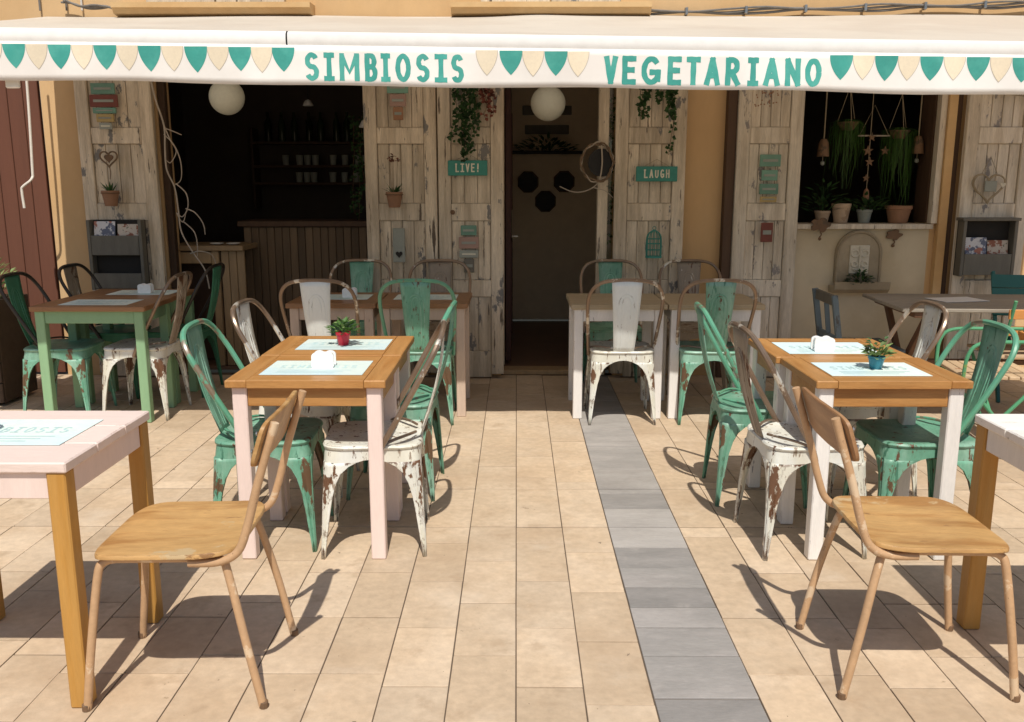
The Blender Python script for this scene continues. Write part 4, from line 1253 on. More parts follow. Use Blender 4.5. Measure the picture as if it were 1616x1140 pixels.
# planter at the left edge
t = thing('planter_box', 'dark wooden planter box with pale greenery at the left edge', 'planter', (-3.70, 5.90, 0))
for i in range(5):
    MB().box((0, 0, 0), (0.62, 0.024, 0.132), 0.004).build('plank', 'planter_wood', t, (0, -0.20, 0.09 + i * 0.137))
for sx in (-1, 1):
    MB().box((0, 0, 0), (0.024, 0.37, 0.68), 0.004).build('side_panel', 'planter_wood', t, (sx * 0.298, 0, 0.36))
MB().box((0, 0, 0), (0.62, 0.024, 0.68), 0.004).build('back_panel', 'planter_wood', t, (0, 0.20, 0.36))
MB().box((0, 0, 0), (0.57, 0.37, 0.04), 0.004).build('soil', 'soil', t, (0, 0, 0.64))
tuft(260, 0.26, 0.26, 0.07, 0.022, 31, 1.2).build('leaves', 'leaf_pale', t, (0.06, -0.02, 0.74))
tuft(120, 0.25, 0.20, 0.06, 0.02, 32, 1.0).build('leaves', 'leaf', t, (0.07, 0, 0.68))

# ------------------------------------------------------------------ hangings on the shutters
HY = 6.565


def front(name, label, cat, x, z, y=HY, group=None):
    return thing(name, label, cat, (x, y, z), 0, group)


def plaques(name, label, x, ztop, spec, y=HY, cat='plaque', group=None):
    """little painted boards hung one under another: (width, height, material, gap)"""
    t = front(name, label, cat, x, ztop, y, group)
    z = 0.0
    zs = []
    for w, h, m, gap in spec:
        MB().box((0, 0, 0), (w, 0.016, h), 0.003).build('board', m, t, (0, -0.009, z - h / 2))
        if m not in ('plaque_mint_',):
            MB().box((0, 0, 0), (w * 0.72, 0.003, h * 0.22), 0.0005).build('lettering_strip', 'plaque_grey' if m != 'plaque_grey' else 'sign_letter', t, (0, -0.0186, z - h * 0.5))
        zs.append((z, z - h, w))
        z -= h + gap
    mb = MB()
    for (a0, a1, w0), (b0, b1, w1) in zip(zs[:-1], zs[1:]):
        for s in (-1, 1):
            mb.tube([(s * min(w0, w1) * 0.35, -0.009, a1 + 0.004), (s * min(w0, w1) * 0.35, -0.009, b0 - 0.004)], 0.0025, 5)
    if mb.v:
        mb.build('link_wire', 'rusty', t)
    return t


plaques('hanging_sign', 'stacked teal, red and yellow sign hanging on the left shutter', -2.945, 2.15,
        [(0.17, 0.075, 'plaque_mint', .004), (0.20, 0.085, 'plaque_red', .004), (0.165, 0.04, 'plaque_mint', .004), (0.125, 0.055, 'plaque_yellow', .006), (0.09, 0.045, 'plaque_grey', .0)])
plaques('hanging_sign', 'teal and terracotta sign high on the shutter left of the door', -0.846, 2.16,
        [(0.15, 0.08, 'plaque_mint', .006), (0.115, 0.085, 'plaque_pink', .004), (0.07, 0.09, 'terracotta', 0)])
plaques('hanging_sign', 'three mint plaques with a yellow tag on the pale right shutter', 1.827, 1.655,
        [(0.15, 0.085, 'plaque_mint', .024), (0.115, 0.075, 'plaque_mint', .022), (0.135, 0.075, 'plaque_mint', .016), (0.12, 0.04, 'plaque_yellow', 0)])
plaques('hanging_sign', 'grey and pink lantern shaped boards below the LIVE sign', -0.350, 1.150,
        [(0.115, 0.072, 'plaque_mint', .012), (0.145, 0.085, 'plaque_pink', .012), (0.14, 0.055, 'plaque_grey', .008), (0.075, 0.10, 'rack_grey', 0)])
o = plaques('wall_plaque', 'small dark red plaque on the pale right shutter', 1.830, 1.17, [(0.085, 0.14, 'plaque_red', 0)])
o = front('wall_plaque', 'narrow grey green plaque with a heart on the shutter', 'plaque', -0.863, 1.13)
MB().box((0, 0, 0), (0.088, 0.014, 0.25), 0.004).build('board', 'plaque_grey', o, (0, -0.008, -0.125))


def heart_path(w, h, n=24):
    out = []
    for i in range(n):
        a = 2 * math.pi * i / n
        out.append((w / 2 * math.sin(a) ** 3, h * (13 * math.cos(a) - 5 * math.cos(2 * a) - 2 * math.cos(3 * a) - math.cos(4 * a)) / 30))
    return out


MB().prism([(a, b) for a, b in heart_path(0.05, 0.05)][::-1], -0.022, -0.0155).build('heart', 'rack_inside', o, (0, 0, -0.19))

# wire heart
o = front('wire_heart', 'brown wire heart hanging on the left shutter', 'ornament', -2.945, 1.63)
MB().tube([(a, -0.012, b) for a, b in heart_path(0.125, 0.115)], 0.006, 6, k=3, closed=True).build('outer_wire', 'twig_brown', o, smooth=True)
MB().prism([(a, b) for a, b in heart_path(0.065, 0.06)][::-1], -0.016, -0.006).build('inner_heart', 'rusty', o)
MB().tube([(0, -0.01, -0.055), (0.004, -0.01, -0.10), (-0.004, -0.01, -0.15)], 0.003, 5).build('cord', 'twig_brown', o)


def wall_pot(label, x, z, y=6.53, seed=1, tall=False):
    t = thing('wall_pot', label, 'potted plant', (x, y, z), 0, 'pots hung on the shutters')
    MB().lathe(pot_prof(0.062, 0.11), (0, 0, 0), 18).build('pot', 'terracotta', t, smooth=True)
    MB().lathe([(0.052, 0.095), (0.02, 0.098), (0.001, 0.099)], (0, 0, 0), 12).build('soil', 'soil', t)
    MB().tube([(0.064 * math.cos(a), 0.064 * math.sin(a), 0.093) for a in [i * math.pi / 6 for i in range(12)]], 0.003, 5, k=2, closed=True).build('wire_ring', 'rusty', t)
    rd = random.Random(seed)
    lv = MB()
    for i in range(16):
        a = rd.uniform(0, 6.28)
        lv.leafquad((0.01 * math.cos(a), 0.01 * math.sin(a), 0.095), (math.cos(a), math.sin(a) * .6, rd.uniform(.4, 1.6)), (0, 0, 1), rd.uniform(.06, .105), 0.018)
    lv.build('leaves', 'leaf_dark', t)
    if tall:
        st = MB(); fl = MB()
        for i in range(5):
            a = rd.uniform(-1, 1)
            top = (a * 0.028, 0.01, 0.34 + rd.uniform(-.03, .03))
            st.tube([(a * 0.02, 0.0, 0.09), (a * 0.024, 0.0, 0.22), top], 0.002, 5, k=3)
            for k in range(8):
                b = rd.uniform(0, 6.28)
                fl.leafquad(top, (math.cos(b), math.sin(b), rd.uniform(-.6, .9)), (0, 0, 1), 0.03, 0.02)
        st.build('stems', 'twig_brown', t); fl.build('dry_blossoms', 'leaf_red', t)
    return t


wall_pot('terracotta pot with spiky plant hung on the left shutter', -2.945, 1.29, seed=3)
wall_pot('terracotta pot with dried flowers hung on the shutter near the bar', -0.885, 1.28, seed=4, tall=True)


def name_sign(label, word, x, z, w, h):
    t = front('word_sign', label, 'sign', x, z)
    MB().box((0, 0, 0), (w, 0.018, h), 0.004).build('board', 'sign_teal', t, (0, -0.01, 0))
    n = len(word)
    span = w * 0.66
    lw = span / n
    for i, c in enumerate(word):
        letter(c, -span / 2 + i * lw + lw * 0.10, -span / 2 + (i + 1) * lw - lw * 0.10, -h * 0.27, h * 0.30, 0.0095,
               lambda a, b, q: (a, -0.0205 - q, b)).build('letter', 'sign_letter', t)
    MB().tube([(-w * 0.3, -0.005, h / 2), (0, -0.004, h / 2 + 0.05), (w * 0.3, -0.005, h / 2)], 0.002, 5, False).build('cord', 'rope', t)
    return t


name_sign('teal wooden sign reading LIVE! on the shutter left of the doorway', 'LIVE!', -0.353, 1.560, 0.285, 0.108)
name_sign('teal wooden sign reading LAUGH on the shutter right of the doorway', 'LAUGH', 1.012, 1.518, 0.298, 0.108)


def ivy(label, x, z, strands, leafm, seed, y=6.545, basket=True):
    t = thing('hanging_ivy', label, 'plant', (x, y, z), 0, 'trailing ivy on the shutters')
    rd = random.Random(seed)
    st = MB(); lv = MB()
    for dx, ln, dens in strands:
        pts = []
        xx = dx
        k = 8
        for i in range(k + 1):
            pts.append((xx, -0.02 + rd.uniform(-.015, .01), -ln * i / k))
            xx += rd.uniform(-.014, .014)
        st.tube(pts, 0.002, 5, k=2)
        for i in range(int(ln * dens)):
            f = rd.random()
            j = min(k - 1, int(f * k)); u = f * k - j
            p = Vector(pts[j]).lerp(Vector(pts[j + 1]), u)
            d = Vector((rd.uniform(-1, 1), rd.uniform(-1, .1), rd.uniform(-1, .25)))
            lv.leafquad(p + d.normalized() * 0.008, d, (0, -1, 0.3), rd.uniform(.022, .04), rd.uniform(.02, .034))
    st.build('stems', 'twig_brown', t); lv.build('leaves', leafm, t)
    if basket:
        MB().box((0, 0, 0), (0.20, 0.10, 0.09), 0.008).build('wall_basket', 'rusty', t, (0, -0.03, 0.06))
    return t


ivy('dark green ivy trailing above the LIVE sign', -0.365, 2.20, [(-0.045, .55, 170), (0.01, .58, 170), (0.04, .52, 170), (-0.06, .44, 170), (0.07, .40, 150), (-0.02, .45, 170)], 'leaf_dark', 5)
ivy('reddish ivy trailing beside the green ivy at the doorway', -0.215, 2.20, [(-0.03, .22, 120), (0.01, .30, 120), (0.03, .27, 120), (-0.05, .16, 120)], 'leaf_red', 6, basket=False)
ivy('dark green ivy trailing above the LAUGH sign', 1.015, 2.20, [(-0.10, .30, 190), (-0.06, .20, 220), (0.0, .18, 240), (0.05, .20, 240), (0.085, .55, 110), (0.07, .30, 180), (-0.085, .28, 190)], 'leaf_dark', 7)

# small bird cage
o = front('bird_cage', 'small green wire bird cage on the shutter below the LAUGH sign', 'bird cage', 1.003, 0.93, 6.525)
mb = MB()
for i in range(12):
    a = 2 * math.pi * i / 12
    c, s = math.cos(a), math.sin(a)
    mb.tube([(0.055 * c, 0.035 * s, 0), (0.055 * c, 0.035 * s, 0.12), (0.04 * c, 0.026 * s, 0.165), (0.003 * c, 0.002 * s, 0.19)], 0.0028, 5, k=3)
for z in (0.045, 0.09, 0.125):
    mb.tube([(0.055 * math.cos(a), 0.035 * math.sin(a), z) for a in [i * math.pi / 6 for i in range(12)]], 0.0028, 5, k=2, closed=True)
mb.build('bars', 'sign_teal', o)
MB().lathe([(0.06, -0.012), (0.06, 0.0), (0.001, 0.001)], (0, 0, 0), 16).build('base', 'sign_teal', o)
MB().tube([(0.012 * math.cos(a), 0, 0.202 + 0.012 * math.sin(a)) for a in [i * math.pi / 4 for i in range(8)]], 0.0025, 5, k=2, closed=True).build('ring', 'sign_teal', o)


def rack(label, x, z0, z1, w, deep, pocket_z, cards, y=6.588, low=False):
    t = thing('leaflet_rack', label, 'rack', (x, y, z0), 0, 'leaflet racks on the shutters')
    h = z1 - z0
    MB().box((0, -0.006, h / 2), (w, 0.012, h), 0.003).build('back_board', 'rack_inside', t)
    for s in (-1, 1):
        MB().box((s * (w / 2 - 0.012), -0.012 - deep / 2, h / 2), (0.024, deep, h), 0.003).build('side', 'rack_grey', t)
    for a, b in pocket_z:
        MB().box((0, -0.012 - deep + 0.008, (a + b) / 2 * h), (w - 0.052, 0.014, (b - a) * h), 0.003).build('front_board', 'rack_grey', t)
        MB().box((0, -0.012 - deep / 2 + 0.008, a * h + 0.006), (w - 0.052, deep - 0.016, 0.012), 0.002).build('shelf', 'rack_grey', t)
    for k, (cx, cz, cw, chh, m) in enumerate(cards):
        c = MB().box((0, 0, 0), (cw, 0.006, chh), 0.001, Matrix.Rotation(R(-8), 3, 'X')).build('leaflet_stack', m, None, (x + cx, y - 0.012 - deep * 0.45, z0 + cz))
        tag(c, ('blue and white' if m == 'paper_card' else 'warm toned') + ' leaflets in the ' + ('left' if x < 0 else 'right') + ' rack', 'leaflets')
    return t


rack('dark grey two tier leaflet rack on the left shutter', -2.93, 0.68, 1.19, 0.40, 0.075, ((0.02, 0.24), (0.50, 0.78)),
     ((-0.085, 0.435, 0.155, 0.13, 'paper_card'), (0.095, 0.425, 0.17, 0.11, 'paper_card_warm')))
t = rack('dark grey box leaflet rack on the right end shutter', 3.43, 0.785, 1.19, 0.395, 0.085, ((0.02, 0.40),),
         ((-0.075, 0.215, 0.155, 0.13, 'paper_card'), (0.085, 0.20, 0.15, 0.12, 'paper_card_warm')))
MB().box((0, -0.05, 0.412), (0.42, 0.11, 0.022), 0.003).build('lid', 'rack_grey', t)

# heart wreath on the right end shutter
o = front('heart_wreath', 'woven heart wreath with a small slate on the right end shutter', 'wreath', 3.415, 1.43, 6.57)
for k in range(3):
    MB().tube([(a + 0.005 * math.cos(k * 2.1 + i), -0.012 + 0.005 * math.sin(k * 2.1 + i * 1.3), b + 0.004 * math.sin(k + i)) for i, (a, b) in enumerate(heart_path(0.23, 0.21))], 0.005, 6, k=3, closed=True).build('twig_strand', 'rope', o)
MB().tube([(-0.055, -0.006, 0.09), (0, -0.004, 0.21), (0.055, -0.006, 0.09)], 0.003, 5, False).build('cord', 'rope', o)
MB().box((0.01, -0.02, 0.0), (0.085, 0.010, 0.075), 0.002).build('slate', 'plaque_grey', o)
MB().prism([(a + 0.095, b + 0.01) for a, b in heart_path(0.04, 0.04)][::-1], -0.03, -0.022).build('pale_heart', 'stone_relief', o)
# red flower tag, lattice
o = front('flower_tag', 'small red flower garland at the top of the pale shutter', 'ornament', 1.755, 2.12, 6.575)
rd = random.Random(2)
fl = MB()
for i in range(60):
    p = (rd.uniform(-.05, .12), -0.008, rd.uniform(-.13, .06) * (1 if rd.random() < .5 else .4))
    fl.leafquad(p, (rd.uniform(-1, 1), -.2, rd.uniform(-1, 1)), (0, -1, 0), .018, .012)
fl.build('flowers', 'terracotta', o)
o = front('lattice_trellis', 'small wooden lattice at the top of the right end shutter', 'trellis', 3.56, 2.12, 6.575)
mb = MB()
for i in range(14):
    xx = -0.2 + i * 0.032
    mb.beam((xx, -0.008, -0.055 - xx * 0.1), (xx + 0.05, -0.008, 0.1), 0.004, 0.010, 0.001, up=(0, 1, 0))
    mb.beam((xx + 0.05, -0.013, -0.06 - xx * 0.1), (xx, -0.013, 0.1), 0.004, 0.010, 0.001, up=(0, 1, 0))
mb.beam((-0.21, -0.020, -0.035), (0.26, -0.020, -0.085), 0.006, 0.012, 0.001, up=(0, 1, 0))
mb.build('laths', 'rope', o)

# ------------------------------------------------------------------ wall fountain niche below the shop window
o = thing('wall_fountain', 'arched stone wall niche with pale carved relief and basin below the window', 'wall fountain', (2.56, WALL_Y, 0.66))
w, h = 0.345, 0.45
arch_o = [(-w / 2, 0.06), (w / 2, 0.06)] + [(w / 2 * math.cos(R(a)), h - w / 2 + w / 2 * math.sin(R(a))) for a in range(0, 181, 12)]
MB().prism(arch_o, -0.035, -0.001).build('arched_slab', 'stone_niche', o)
inner = [(x * 0.86, 0.06 + (z - 0.06) * 0.93) for x, z in arch_o]
rim = MB()
pts = [(x * 0.93, -0.037, 0.06 + (z - 0.06) * 0.965) for x, z in arch_o[1:]] + [(-w / 2 * 0.93, -0.037, 0.06)]
rim.tube(pts, 0.011, 6, False).build('rim', 'stone_niche', o, smooth=True)
rel = MB()
rel.box((0, -0.040, 0.235), (0.145, 0.012, 0.21), 0.004)
for s in (-1, 1):
    for zz, q in ((0.28, 1), (0.20, .8)):
        rel.tube([(s * (0.036 + 0.027 * q * math.cos(a)), -0.05, zz + 0.024 * q * math.sin(a)) for a in [i * math.pi / 5 for i in range(10)]], 0.008, 6, k=2, closed=True)
rel.tube([(0, -0.05, 0.33), (0, -0.054, 0.27), (0, -0.05, 0.16)], 0.009, 6)
rel.tube([(-0.05, -0.05, 0.165), (0, -0.052, 0.145), (0.05, -0.05, 0.165)], 0.008, 6)
rel.build('carved_relief', 'stone_relief', o, smooth=True)
bs = MB()
prof = [(-0.01, 0.0), (-0.10, 0.0), (-0.14, 0.03), (-0.15, 0.085), (-0.125, 0.085), (-0.12, 0.05), (-0.01, 0.05)]
bw = 0.41
vs = [(x, y, z - 0.01) for x in (-bw / 2, bw / 2) for y, z in prof]
n = len(prof)
bs.add(vs, [(i, (i + 1) % n, (i + 1) % n + n, i + n) for i in range(n)] + [tuple(range(n))[::-1], tuple(range(n, 2 * n))])
bs.build('basin', 'stone_niche', o)
o2 = thing('basin_plant', 'dark leafy plant in the basin of the wall niche', 'plant', (2.555, WALL_Y - 0.085, 0.715))
tuft(130, 0.09, 0.09, 0.045, 0.024, 44).build('leaves', 'leaf_dark', o2)
tuft(30, 0.07, 0.03, 0.03, 0.012, 45).build('roots', 'twig_brown', o2)


def leaf_ornament(label, x, z, s, seed):
    t = thing('metal_ornament', label, 'ornament', (x, WALL_Y - 0.004, z), 0, 'rusty metal ornaments')
    rd = random.Random(seed)
    poly = []
    for i in range(28):
        a = 2 * math.pi * i / 28
        r = s * (0.62 + 0.28 * abs(math.cos(2.5 * a)) + rd.uniform(-.08, .08))
        poly.append((r * math.cos(a) * 1.1, r * math.sin(a) * 0.75))
    MB().prism(poly, -0.016, -0.006).build('leaf_plate', 'rusty', t)
    MB().tube([(0, -0.008, -s * 0.6), (0.01, -0.008, -s * 0.9), (-0.004, -0.008, -s * 1.15)], 0.005, 5).build('stem', 'rusty', t)
    MB().lathe([(0.0, -0.02), (0.014, -0.01), (0.01, 0.004), (0.0, 0.006)], (0, -0.008, -s * 1.2), 8).build('pendant', 'rusty', t)
    return t


leaf_ornament('rusty metal leaf ornament below the window, left of the niche', 2.25, 1.150, 0.080, 1).location.y = WALL_Y - 0.048
leaf_ornament('rusty metal leaf ornament right of the wall niche', 2.815, 1.075, 0.062, 2)

# ------------------------------------------------------------------ shop window contents
WY = 6.86
def hanging_plant(label, x, ztop, zb, seed, y=WY):
    t = thing('hanging_plant', label, 'plant', (x, y, ztop), 0, 'grassy hanging plants in the window')
    rd = random.Random(seed)
    MB().lathe([(0.04, -0.06), (0.075, -0.01), (0.08, 0.0), (0.072, 0.0), (0.065, -0.012), (0.001, -0.014)], (0, 0, 0), 16).build('bowl', 'rusty', t, smooth=True)
    co = MB()
    for i in range(3):
        a = i * 2.094 + .5
        co.tube([(0.076 * math.cos(a), 0.076 * math.sin(a), 0.0), (0, 0, 0.26), (0, 0, 2.43 - ztop)], 0.002, 5, False)
    co.build('cord', 'rope', t)
    lv = MB()
    L = ztop - zb
    for i in range(150):
        a = rd.uniform(0, 6.28); q = rd.uniform(.3, 1)
        l = L * rd.uniform(.35, 1.0) if rd.random() < .55 else L * rd.uniform(.2, .5)
        r0, r1 = 0.05 * q, 0.095 * q + rd.uniform(0, .045)
        pts = [Vector((r0 * math.cos(a), r0 * math.sin(a), 0.02)), Vector((r1 * math.cos(a), r1 * math.sin(a), 0.03 - l * .15)),
               Vector((r1 * math.cos(a) * 1.05 + rd.uniform(-.02, .02), r1 * math.sin(a), -l * .6)), Vector((r1 * math.cos(a) + rd.uniform(-.04, .04), r1 * math.sin(a), -l))]
        wv = 0.0035
        vs = []
        for k, p in enumerate(pts):
            ww = wv * (1 - k / 4)
            vs += [p + Vector((-ww * math.sin(a) - ww * .5, ww * math.cos(a), 0)), p + Vector((ww * math.sin(a) + ww * .5, -ww * math.cos(a), 0))]
        lv.add(vs, [(2 * k, 2 * k + 1, 2 * k + 3, 2 * k + 2) for k in range(3)])
    lv.build('foliage', 'leaf', t)
    return t


hanging_plant('grassy hanging plant in the shop window, left one', 2.475, 1.90, 1.40, 1)
hanging_plant('grassy hanging plant in the shop window, right one', 2.865, 1.84, 1.22, 2)


def bell(label, x, z, ztop=2.43):
    t = thing('hanging_bell', label, 'bell', (x, WY, z), 0, 'terracotta bells in the window')
    MB().lathe([(0.0, 0.13), (0.02, 0.128), (0.035, 0.10), (0.04, 0.05), (0.045, 0.0), (0.04, 0.0), (0.034, 0.05), (0.001, 0.09)], (0, 0, 0), 16).build('bell', 'rusty', t, smooth=True)
    MB().tube([(0, 0, 0.09), (0, 0, -0.03)], 0.003, 5).build('clapper_cord', 'rope', t)
    MB().lathe([(0, -0.07), (0.015, -0.06), (0.015, -0.04), (0, -0.03)], (0, 0, 0), 10).build('clapper', 'plaque_grey', t)
    MB().tube([(0, 0, 0.128), (0, 0, ztop - z)], 0.005, 6).build('rope', 'rope', t)
    return t


bell('terracotta bell hanging at the left of the shop window', 2.305, 1.65)
bell('terracotta bell hanging at the right of the shop window', 3.012, 1.67)
o = thing('star_garland', 'string of small stars and bells hanging in the middle of the window', 'garland', (2.64, WY - 0.03, 1.96))
MB().tube([(0, 0, 0.47), (0, 0, -0.68)], 0.0025, 5).build('string', 'rope', o)
def star(r, c, m, nm, par):
    poly = [((r if i % 2 == 0 else r * 0.42) * math.sin(math.pi * i / 5) + c[0], (r if i % 2 == 0 else r * 0.42) * math.cos(math.pi * i / 5) + c[1]) for i in range(10)][::-1]
    MB().prism(poly, -0.006, 0.006).build(nm, m, par)
for z, r, dx in ((-0.17, .034, .01), (-0.27, .040, -.012), (-0.35, .036, .006), (-0.47, .03, -.01)):
    star(r, (dx, z), 'rusty', 'star', o)
MB().lathe([(0.0, 0.06), (0.018, 0.04), (0.026, -0.03), (0.0, -0.04)], (0, 0, -0.60), 10).build('bell', 'terracotta', o, smooth=True)
o = thing('hanging_rod', 'pale horizontal rod with a star hanging in the shop window', 'ornament', (2.66, WY - 0.02, 1.80))
MB().tube([(-0.11, 0, 0), (0.13, 0, 0)], 0.006, 6).build('rod', 'twig', o)
MB().tube([(-0.10, 0, 0), (0, 0, 0.22), (0.12, 0, 0)], 0.002, 5, False).build('cord', 'rope', o)
star(0.036, (0.10, -0.11), 'rusty', 'star', o)
SZ = 1.157
bpart('window_board', 'bleached', (2.58, WALL_Y + 0.14, 1.1405), (0.99, 0.24, 0.03))
potted('leafy potted plant at the left end of the window sill', 2.33, 6.86, SZ, 0.06, 0.09, 'terracotta_pale', 'leaf_dark', 21, 90, 0.12, 0.22, group='pots on the window sill', L=.08, W=.03)
o = thing('empty_pot', 'pale patched pot without a plant on the window sill', 'pot', (2.46, 6.83, SZ), 0, 'pots on the window sill')
MB().lathe(pot_prof(0.072, 0.145), (0, 0, 0), 20).build('pot', 'terracotta_pale', o, smooth=True)
potted('leafy potted plant in the middle of the window sill', 2.645, 6.85, SZ, 0.058, 0.10, 'plaque_grey', 'leaf_dark', 22, 120, 0.15, 0.12, group='pots on the window sill', L=.07, W=.03)
o = potted('squat terracotta pot under the right hanging plant', 2.895, 6.83, SZ, 0.098, 0.13, 'terracotta', 'leaf_dark', 23, 20, 0.05, 0.03, group='pots on the window sill')

# ------------------------------------------------------------------ doorway and bar interior
for lab, x, z in (('white globe lamp hanging over the bar opening', -2.135, 2.075), ('white globe lamp hanging in the doorway', 0.232, 2.03)):
    t = thing('globe_lamp', lab, 'lamp', (x, 6.78, z), 0, 'white globe lamps')
    MB().lathe([(0.128 * math.sin(R(a)), -0.128 * math.cos(R(a))) for a in [1] + list(range(12, 180, 12)) + [179]], (0, 0, 0), 28).build('globe', 'globe_white', t, smooth=True)
    MB().tube([(0, 0, 0.125), (0, 0, 0.36)], 0.006, 6).build('cord', 'black_matt', t)

# bar counter: slatted front, top, end piece
t = thing('bar_counter', 'dark bar counter faced with vertical wooden slats inside the left opening', 'counter', (-1.65, 7.35, 0.015))
nsl = 18
for i in range(nsl):
    MB().box((0, 0, 0), (0.060, 0.018, 1.08), 0.004).build('slat', 'slat_wood', t, (-0.56 + i * 0.0632, 0.0, 0.545))
MB().box((-0.02, 0.22, 1.112), (1.22, 0.52, 0.045), 0.005).build('countertop', 'dark_wood', t)
MB().box((-0.02, 0.22, 0.53), (1.12, 0.40, 1.06), 0.005).build('carcass', 'dark_wood', t)
t = thing('counter_end', 'light wooden end of the bar with a dark opening beside the left shutter', 'counter', (-2.44, 6.98, 0.015))
MB().box((0, 0.20, 0.94), (0.62, 0.50, 0.04), 0.005).build('top', 'counter_wood', t)
for xx in (-0.28, 0.08):
    MB().box((xx, 0.0, 0.46), (0.055, 0.05, 0.915), 0.004).build('post', 'counter_wood', t)
MB().box((-0.1, 0.0, 0.865), (0.30, 0.045, 0.09), 0.004).build('rail', 'counter_wood', t)
for i in range(3):
    MB().box((0.15 + i * 0.062, 0.01, 0.46), (0.058, 0.03, 0.915), 0.004).build('board', 'counter_wood', t)
MB().box((-0.1, 0.22, 0.45), (0.33, 0.02, 0.88), 0.004).build('back_panel', 'dark_wood', t)

# shelves with glasses
t = thing('bar_shelf', 'dark shelves on the back wall of the bar', 'shelf', (-1.7, 9.22, 0))
for z in (1.45, 1.62, 1.85):
    MB().box((0, 0, z), (1.9, 0.22, 0.025), 0.003).build('shelf_board', 'dark_wood', t)
for s in (-1, 1):
    MB().box((s * 0.95, 0, 1.6), (0.025, 0.22, 0.8), 0.003).build('upright', 'dark_wood', t)
gm = MB().lathe([(0.001, 0), (0.03, 0.001), (0.036, 0.1), (0.033, 0.1), (0.027, 0.008), (0.001, 0.007)], (0, 0, 0), 14).mesh('drinking_glass', True)
gm.materials.append(MATS['plaque_grey'])
for z, xs in ((1.6325, [-2.33, -2.19, -2.11, -2.03, -1.85, -1.73, -1.6, -1.52, -1.42]), (1.4625, [-2.2, -2.12, -2.05, -1.86, -1.74, -1.62])):
    for x in xs:
        g_ = link('drinking_glass', gm, None, None, (x, 9.17, z))
        tag(g_, 'small pale glass on the dark bar shelf', 'glass', 'glasses on the bar shelf')
# coffee machine, saucers, hanging dish lamp
bmesh_ = MB().lathe([(0.001, 0), (0.036, 0.001), (0.037, 0.17), (0.03, 0.20), (0.013, 0.235), (0.013, 0.29), (0.001, 0.291)], (0, 0, 0), 14).mesh('bottle', True)
bmesh_.materials.append(MATS['bottle_dark'])
for k in range(12):
    tag(link('bottle', bmesh_, None, None, (-2.5 + k * 0.135 + 0.02 * math.sin(k * 3.0), 9.2, 1.8625)), 'dark bottle on the top bar shelf', 'bottle', 'bottles on the bar shelf')
for lab, x in (('small white saucer on the bar end, left one', -2.37), ('small white saucer on the bar end, right one', -2.24)):
    tag(MB().lathe([(0.001, 0), (0.03, 0.001), (0.055, 0.012), (0.052, 0.014), (0.03, 0.005), (0.001, 0.004)], (0, 0, 0), 18).build('saucer', 'plastic_white', None, (x, 7.05, 0.976), smooth=True), lab, 'saucer')
for lab, x, y, z, s in (('small white lamp shade deep in the bar', -1.86, 8.2, 2.13, .045), ('pale flower shaped lamp shade near the bar right side', -1.235, 7.5, 1.90, .055)):
    t = thing('pendant_lamp', lab, 'lamp', (x, y, z))
    MB().lathe([(s, 0), (s * 1.05, .005), (s * .6, s), (s * .2, s * 1.2), (0.004, s * 1.25)], (0, 0, 0), 18).build('shade', 'plastic_white', t, smooth=True)
    MB().tube([(0, 0, s * 1.2), (0, 0, 2.73 - z)], 0.004, 5).build('cord', 'black_matt', t)
# vine at the right of the bar
o = ivy('faint ivy hanging inside the bar at the right', -1.30, 2.0, [(-.06, .8, 80), (0, .9, 80), (.05, .7, 80), (.02, .6, 80)], 'leaf_dark', 17, y=7.6, basket=False)

# twisted white twig with lights at the left of the bar opening
t = thing('twig_garland', 'tangled pale twig garland hanging beside the left shutter', 'garland', (-2.62, 6.60, 0))
P0 = [(-0.005, 0, 2.25), (0.03, -0.01, 2.05), (0.075, 0, 1.86), (0.07, 0, 1.70), (0.075, -.01, 1.55), (0.12, 0, 1.42), (0.135, 0, 1.25), (0.15, -.01, 1.10), (0.22, 0, .95), (0.30, 0, .82), (0.325, 0, .68)]
MB().tube(P0, (0.007, 0.005), 6, k=5).build('main_twig', 'twig', t, smooth=True)
for br in ([(0.075, 0, 1.86), (0.12, -.02, 1.76), (0.15, 0, 1.68), (0.10, .01, 1.60), (0.07, 0, 1.62)],
           [(0.07, 0, 1.80), (0.14, 0, 1.72), (0.185, -.02, 1.60), (0.17, 0, 1.48), (0.12, 0, 1.44)],
           [(0.13, 0, 1.45), (0.20, 0, 1.38), (0.21, -.01, 1.28), (0.16, 0, 1.21), (0.12, 0, 1.24), (0.16, 0, 1.17), (0.19, 0, 1.24)],
           [(0.19, 0, 1.27), (0.26, -.01, 1.24), (0.31, 0, 1.16), (0.32, 0, 1.08)],
           [(0.16, 0, 1.18), (0.24, 0, 1.10), (0.26, -.01, 1.0), (0.25, 0, .92)],
           [(0.20, 0, .94), (0.28, -.02, .96), (0.36, 0, .93), (0.39, 0, .84)],
           [(0.085, 0, 1.84), (0.14, 0, 1.82), (0.20, -.01, 1.795)]):
    MB().tube(br, (0.005, 0.003), 6, k=5).build('side_twig', 'twig', t, smooth=True)
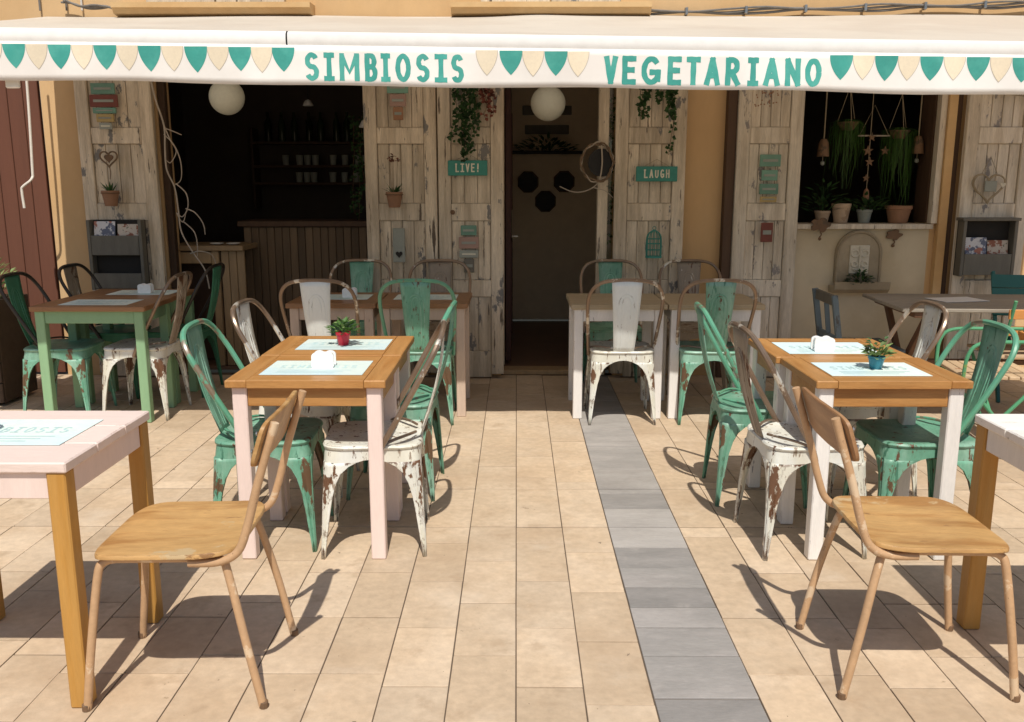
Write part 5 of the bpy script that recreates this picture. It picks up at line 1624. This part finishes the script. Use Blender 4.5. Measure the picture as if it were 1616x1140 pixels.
# twig wreath at the door post
t = thing('twig_wreath', 'dark round twig wreath with a pale branch at the door post', 'wreath', (0.585, 6.61, 1.60))
for k in range(4):
    MB().tube([((0.115 + 0.012 * math.sin(i * 2.3 + k)) * math.cos(a), -0.01 + 0.012 * math.sin(i + k * 2), (0.135 + 0.012 * math.cos(i * 1.7 + k)) * math.sin(a)) for i, a in enumerate([j * math.pi / 8 for j in range(16)])], 0.0055, 6, k=2, closed=True).build('twig_ring', 'twig_brown' if k else 'twig', t)
MB().lathe([(0.10, -0.006), (0.10, 0.006), (0.001, 0.007)], (0, 0, 0), 20).build('dark_disc', 'black_matt', t, (0.035, 0.012, 0)).rotation_euler = (R(90), 0, 0)
MB().tube([(0.03, -.01, 0.12), (0.035, -.02, -0.02), (0.01, -.01, -0.14), (-0.07, 0, -0.20), (-0.17, 0, -0.21), (-0.27, 0, -0.17)], (0.006, 0.003), 6, k=5).build('pale_branch', 'twig', t, smooth=True)
MB().tube([(-0.02, 0, -0.18), (0.06, 0, -0.20), (0.12, -.01, -0.25)], (0.004, 0.002), 6).build('pale_branch', 'twig', t, smooth=True)
ivy('thin trailing plant behind the door pane', 0.70, 2.1, [(0, 1.1, 50), (.015, .9, 50)], 'leaf', 27, y=6.86, basket=False)
# hallway: dark octagonal frames, shelf, sign plates, dark red door
for lab, x, z in (('black octagonal frame on the hall wall, left one', 0.12, 1.465), ('black octagonal frame on the hall wall, right one', 0.49, 1.47), ('black octagonal frame on the hall wall, lowest one', 0.30, 1.27)):
    t = thing('octagon_frame', lab, 'frame', (x, IY1 + 0.005, z), 0, 'octagonal frames in the hall')
    poly = [(0.108 * math.cos(R(22.5 + 45 * i)), 0.108 * math.sin(R(22.5 + 45 * i))) for i in range(8)]
    MB().prism(poly, -0.03, -0.0).build('panel', 'black_matt', t)
    MB().tube([(a, -0.033, b) for a, b in poly], 0.008, 6, False, closed=True).build('frame_edge', 'dark_wood', t)
t = thing('garland_shelf', 'dark shelf with trailing plants across the hall wall', 'shelf', (0.31, IY1 - 0.06, 1.76))
MB().box((0, 0, 0), (0.75, 0.12, 0.03), 0.004).build('board', 'black_matt', t)
tuft(140, 0.30, 0.14, 0.10, 0.04, 61).build('leaves', 'leaf_dark', t, (0, -0.02, 0.0))
for lab, z, w in (('upper dark sign plate on the hall wall', 2.18, .5), ('lower dark sign plate on the hall wall', 1.99, .45)):
    tag(MB().box((0, 0, 0), (w, 0.02, 0.09), 0.004).build('sign_plate', 'rack_grey', None, (0.31, IY1 - 0.003, z)), lab, 'sign')
t = thing('hall_door', 'dark red door folded back at the left of the hallway', 'door', (-0.065, 7.45, 0.017))
MB().box((0, 0, 1.1), (0.045, 0.8, 2.15), 0.004).build('leaf', 'door_red', t)
for z in (0.6, 1.6):
    MB().box((0.026, 0, z), (0.012, 0.5, 0.75), 0.004).build('panel', 'door_red', t)
MB().tube([(0.03, -0.33, 1.02), (0.07, -0.33, 1.02), (0.07, -0.24, 1.02)], 0.008, 8, False).build('handle', 'steel', t)

# ------------------------------------------------------------------ cables above the awning
t = thing('wall_cable', 'grey cable bundle clipped along the upper wall at right', 'cable', (0, WALL_Y - 0.03, 0))
for k in range(3):
    MB().tube([(0.95 + i * 0.27, -0.012 * k, 2.630 + 0.0055 * i + 0.012 * math.sin(i * 1.9 + k * 1.3) + 0.009 * k) for i in range(14)], 0.009 - 0.001 * k, 6, k=4).build('cable', 'cable_grey', t, smooth=True)
for i in range(8):
    MB().box((1.2 + i * 0.42, -0.02, 2.645 + 0.0085 * i), (0.02, 0.05, 0.05), 0.003).build('clip', 'steel', t)
t = thing('cable_coil', 'dark cable coil lying above the awning at left', 'cable', (-3.15, WALL_Y - 0.05, 2.66))
for k in range(4):
    MB().tube([(-0.08 + 0.09 * i + 0.02 * k, -0.01 * k, 0.05 * math.exp(-i * .5) + 0.012 * math.sin(i * 2 + k)) for i in range(6)], 0.007, 6, k=4).build('cable', 'cable_grey', t, smooth=True)
for dx in (-0.25, -0.06, 0.05):
    MB().tube([(dx, 0.03, 0.0), (dx, 0.03, 0.6)], 0.007, 6).build('down_cable', 'cable_grey' if dx < 0.04 else 'crank_white', t)
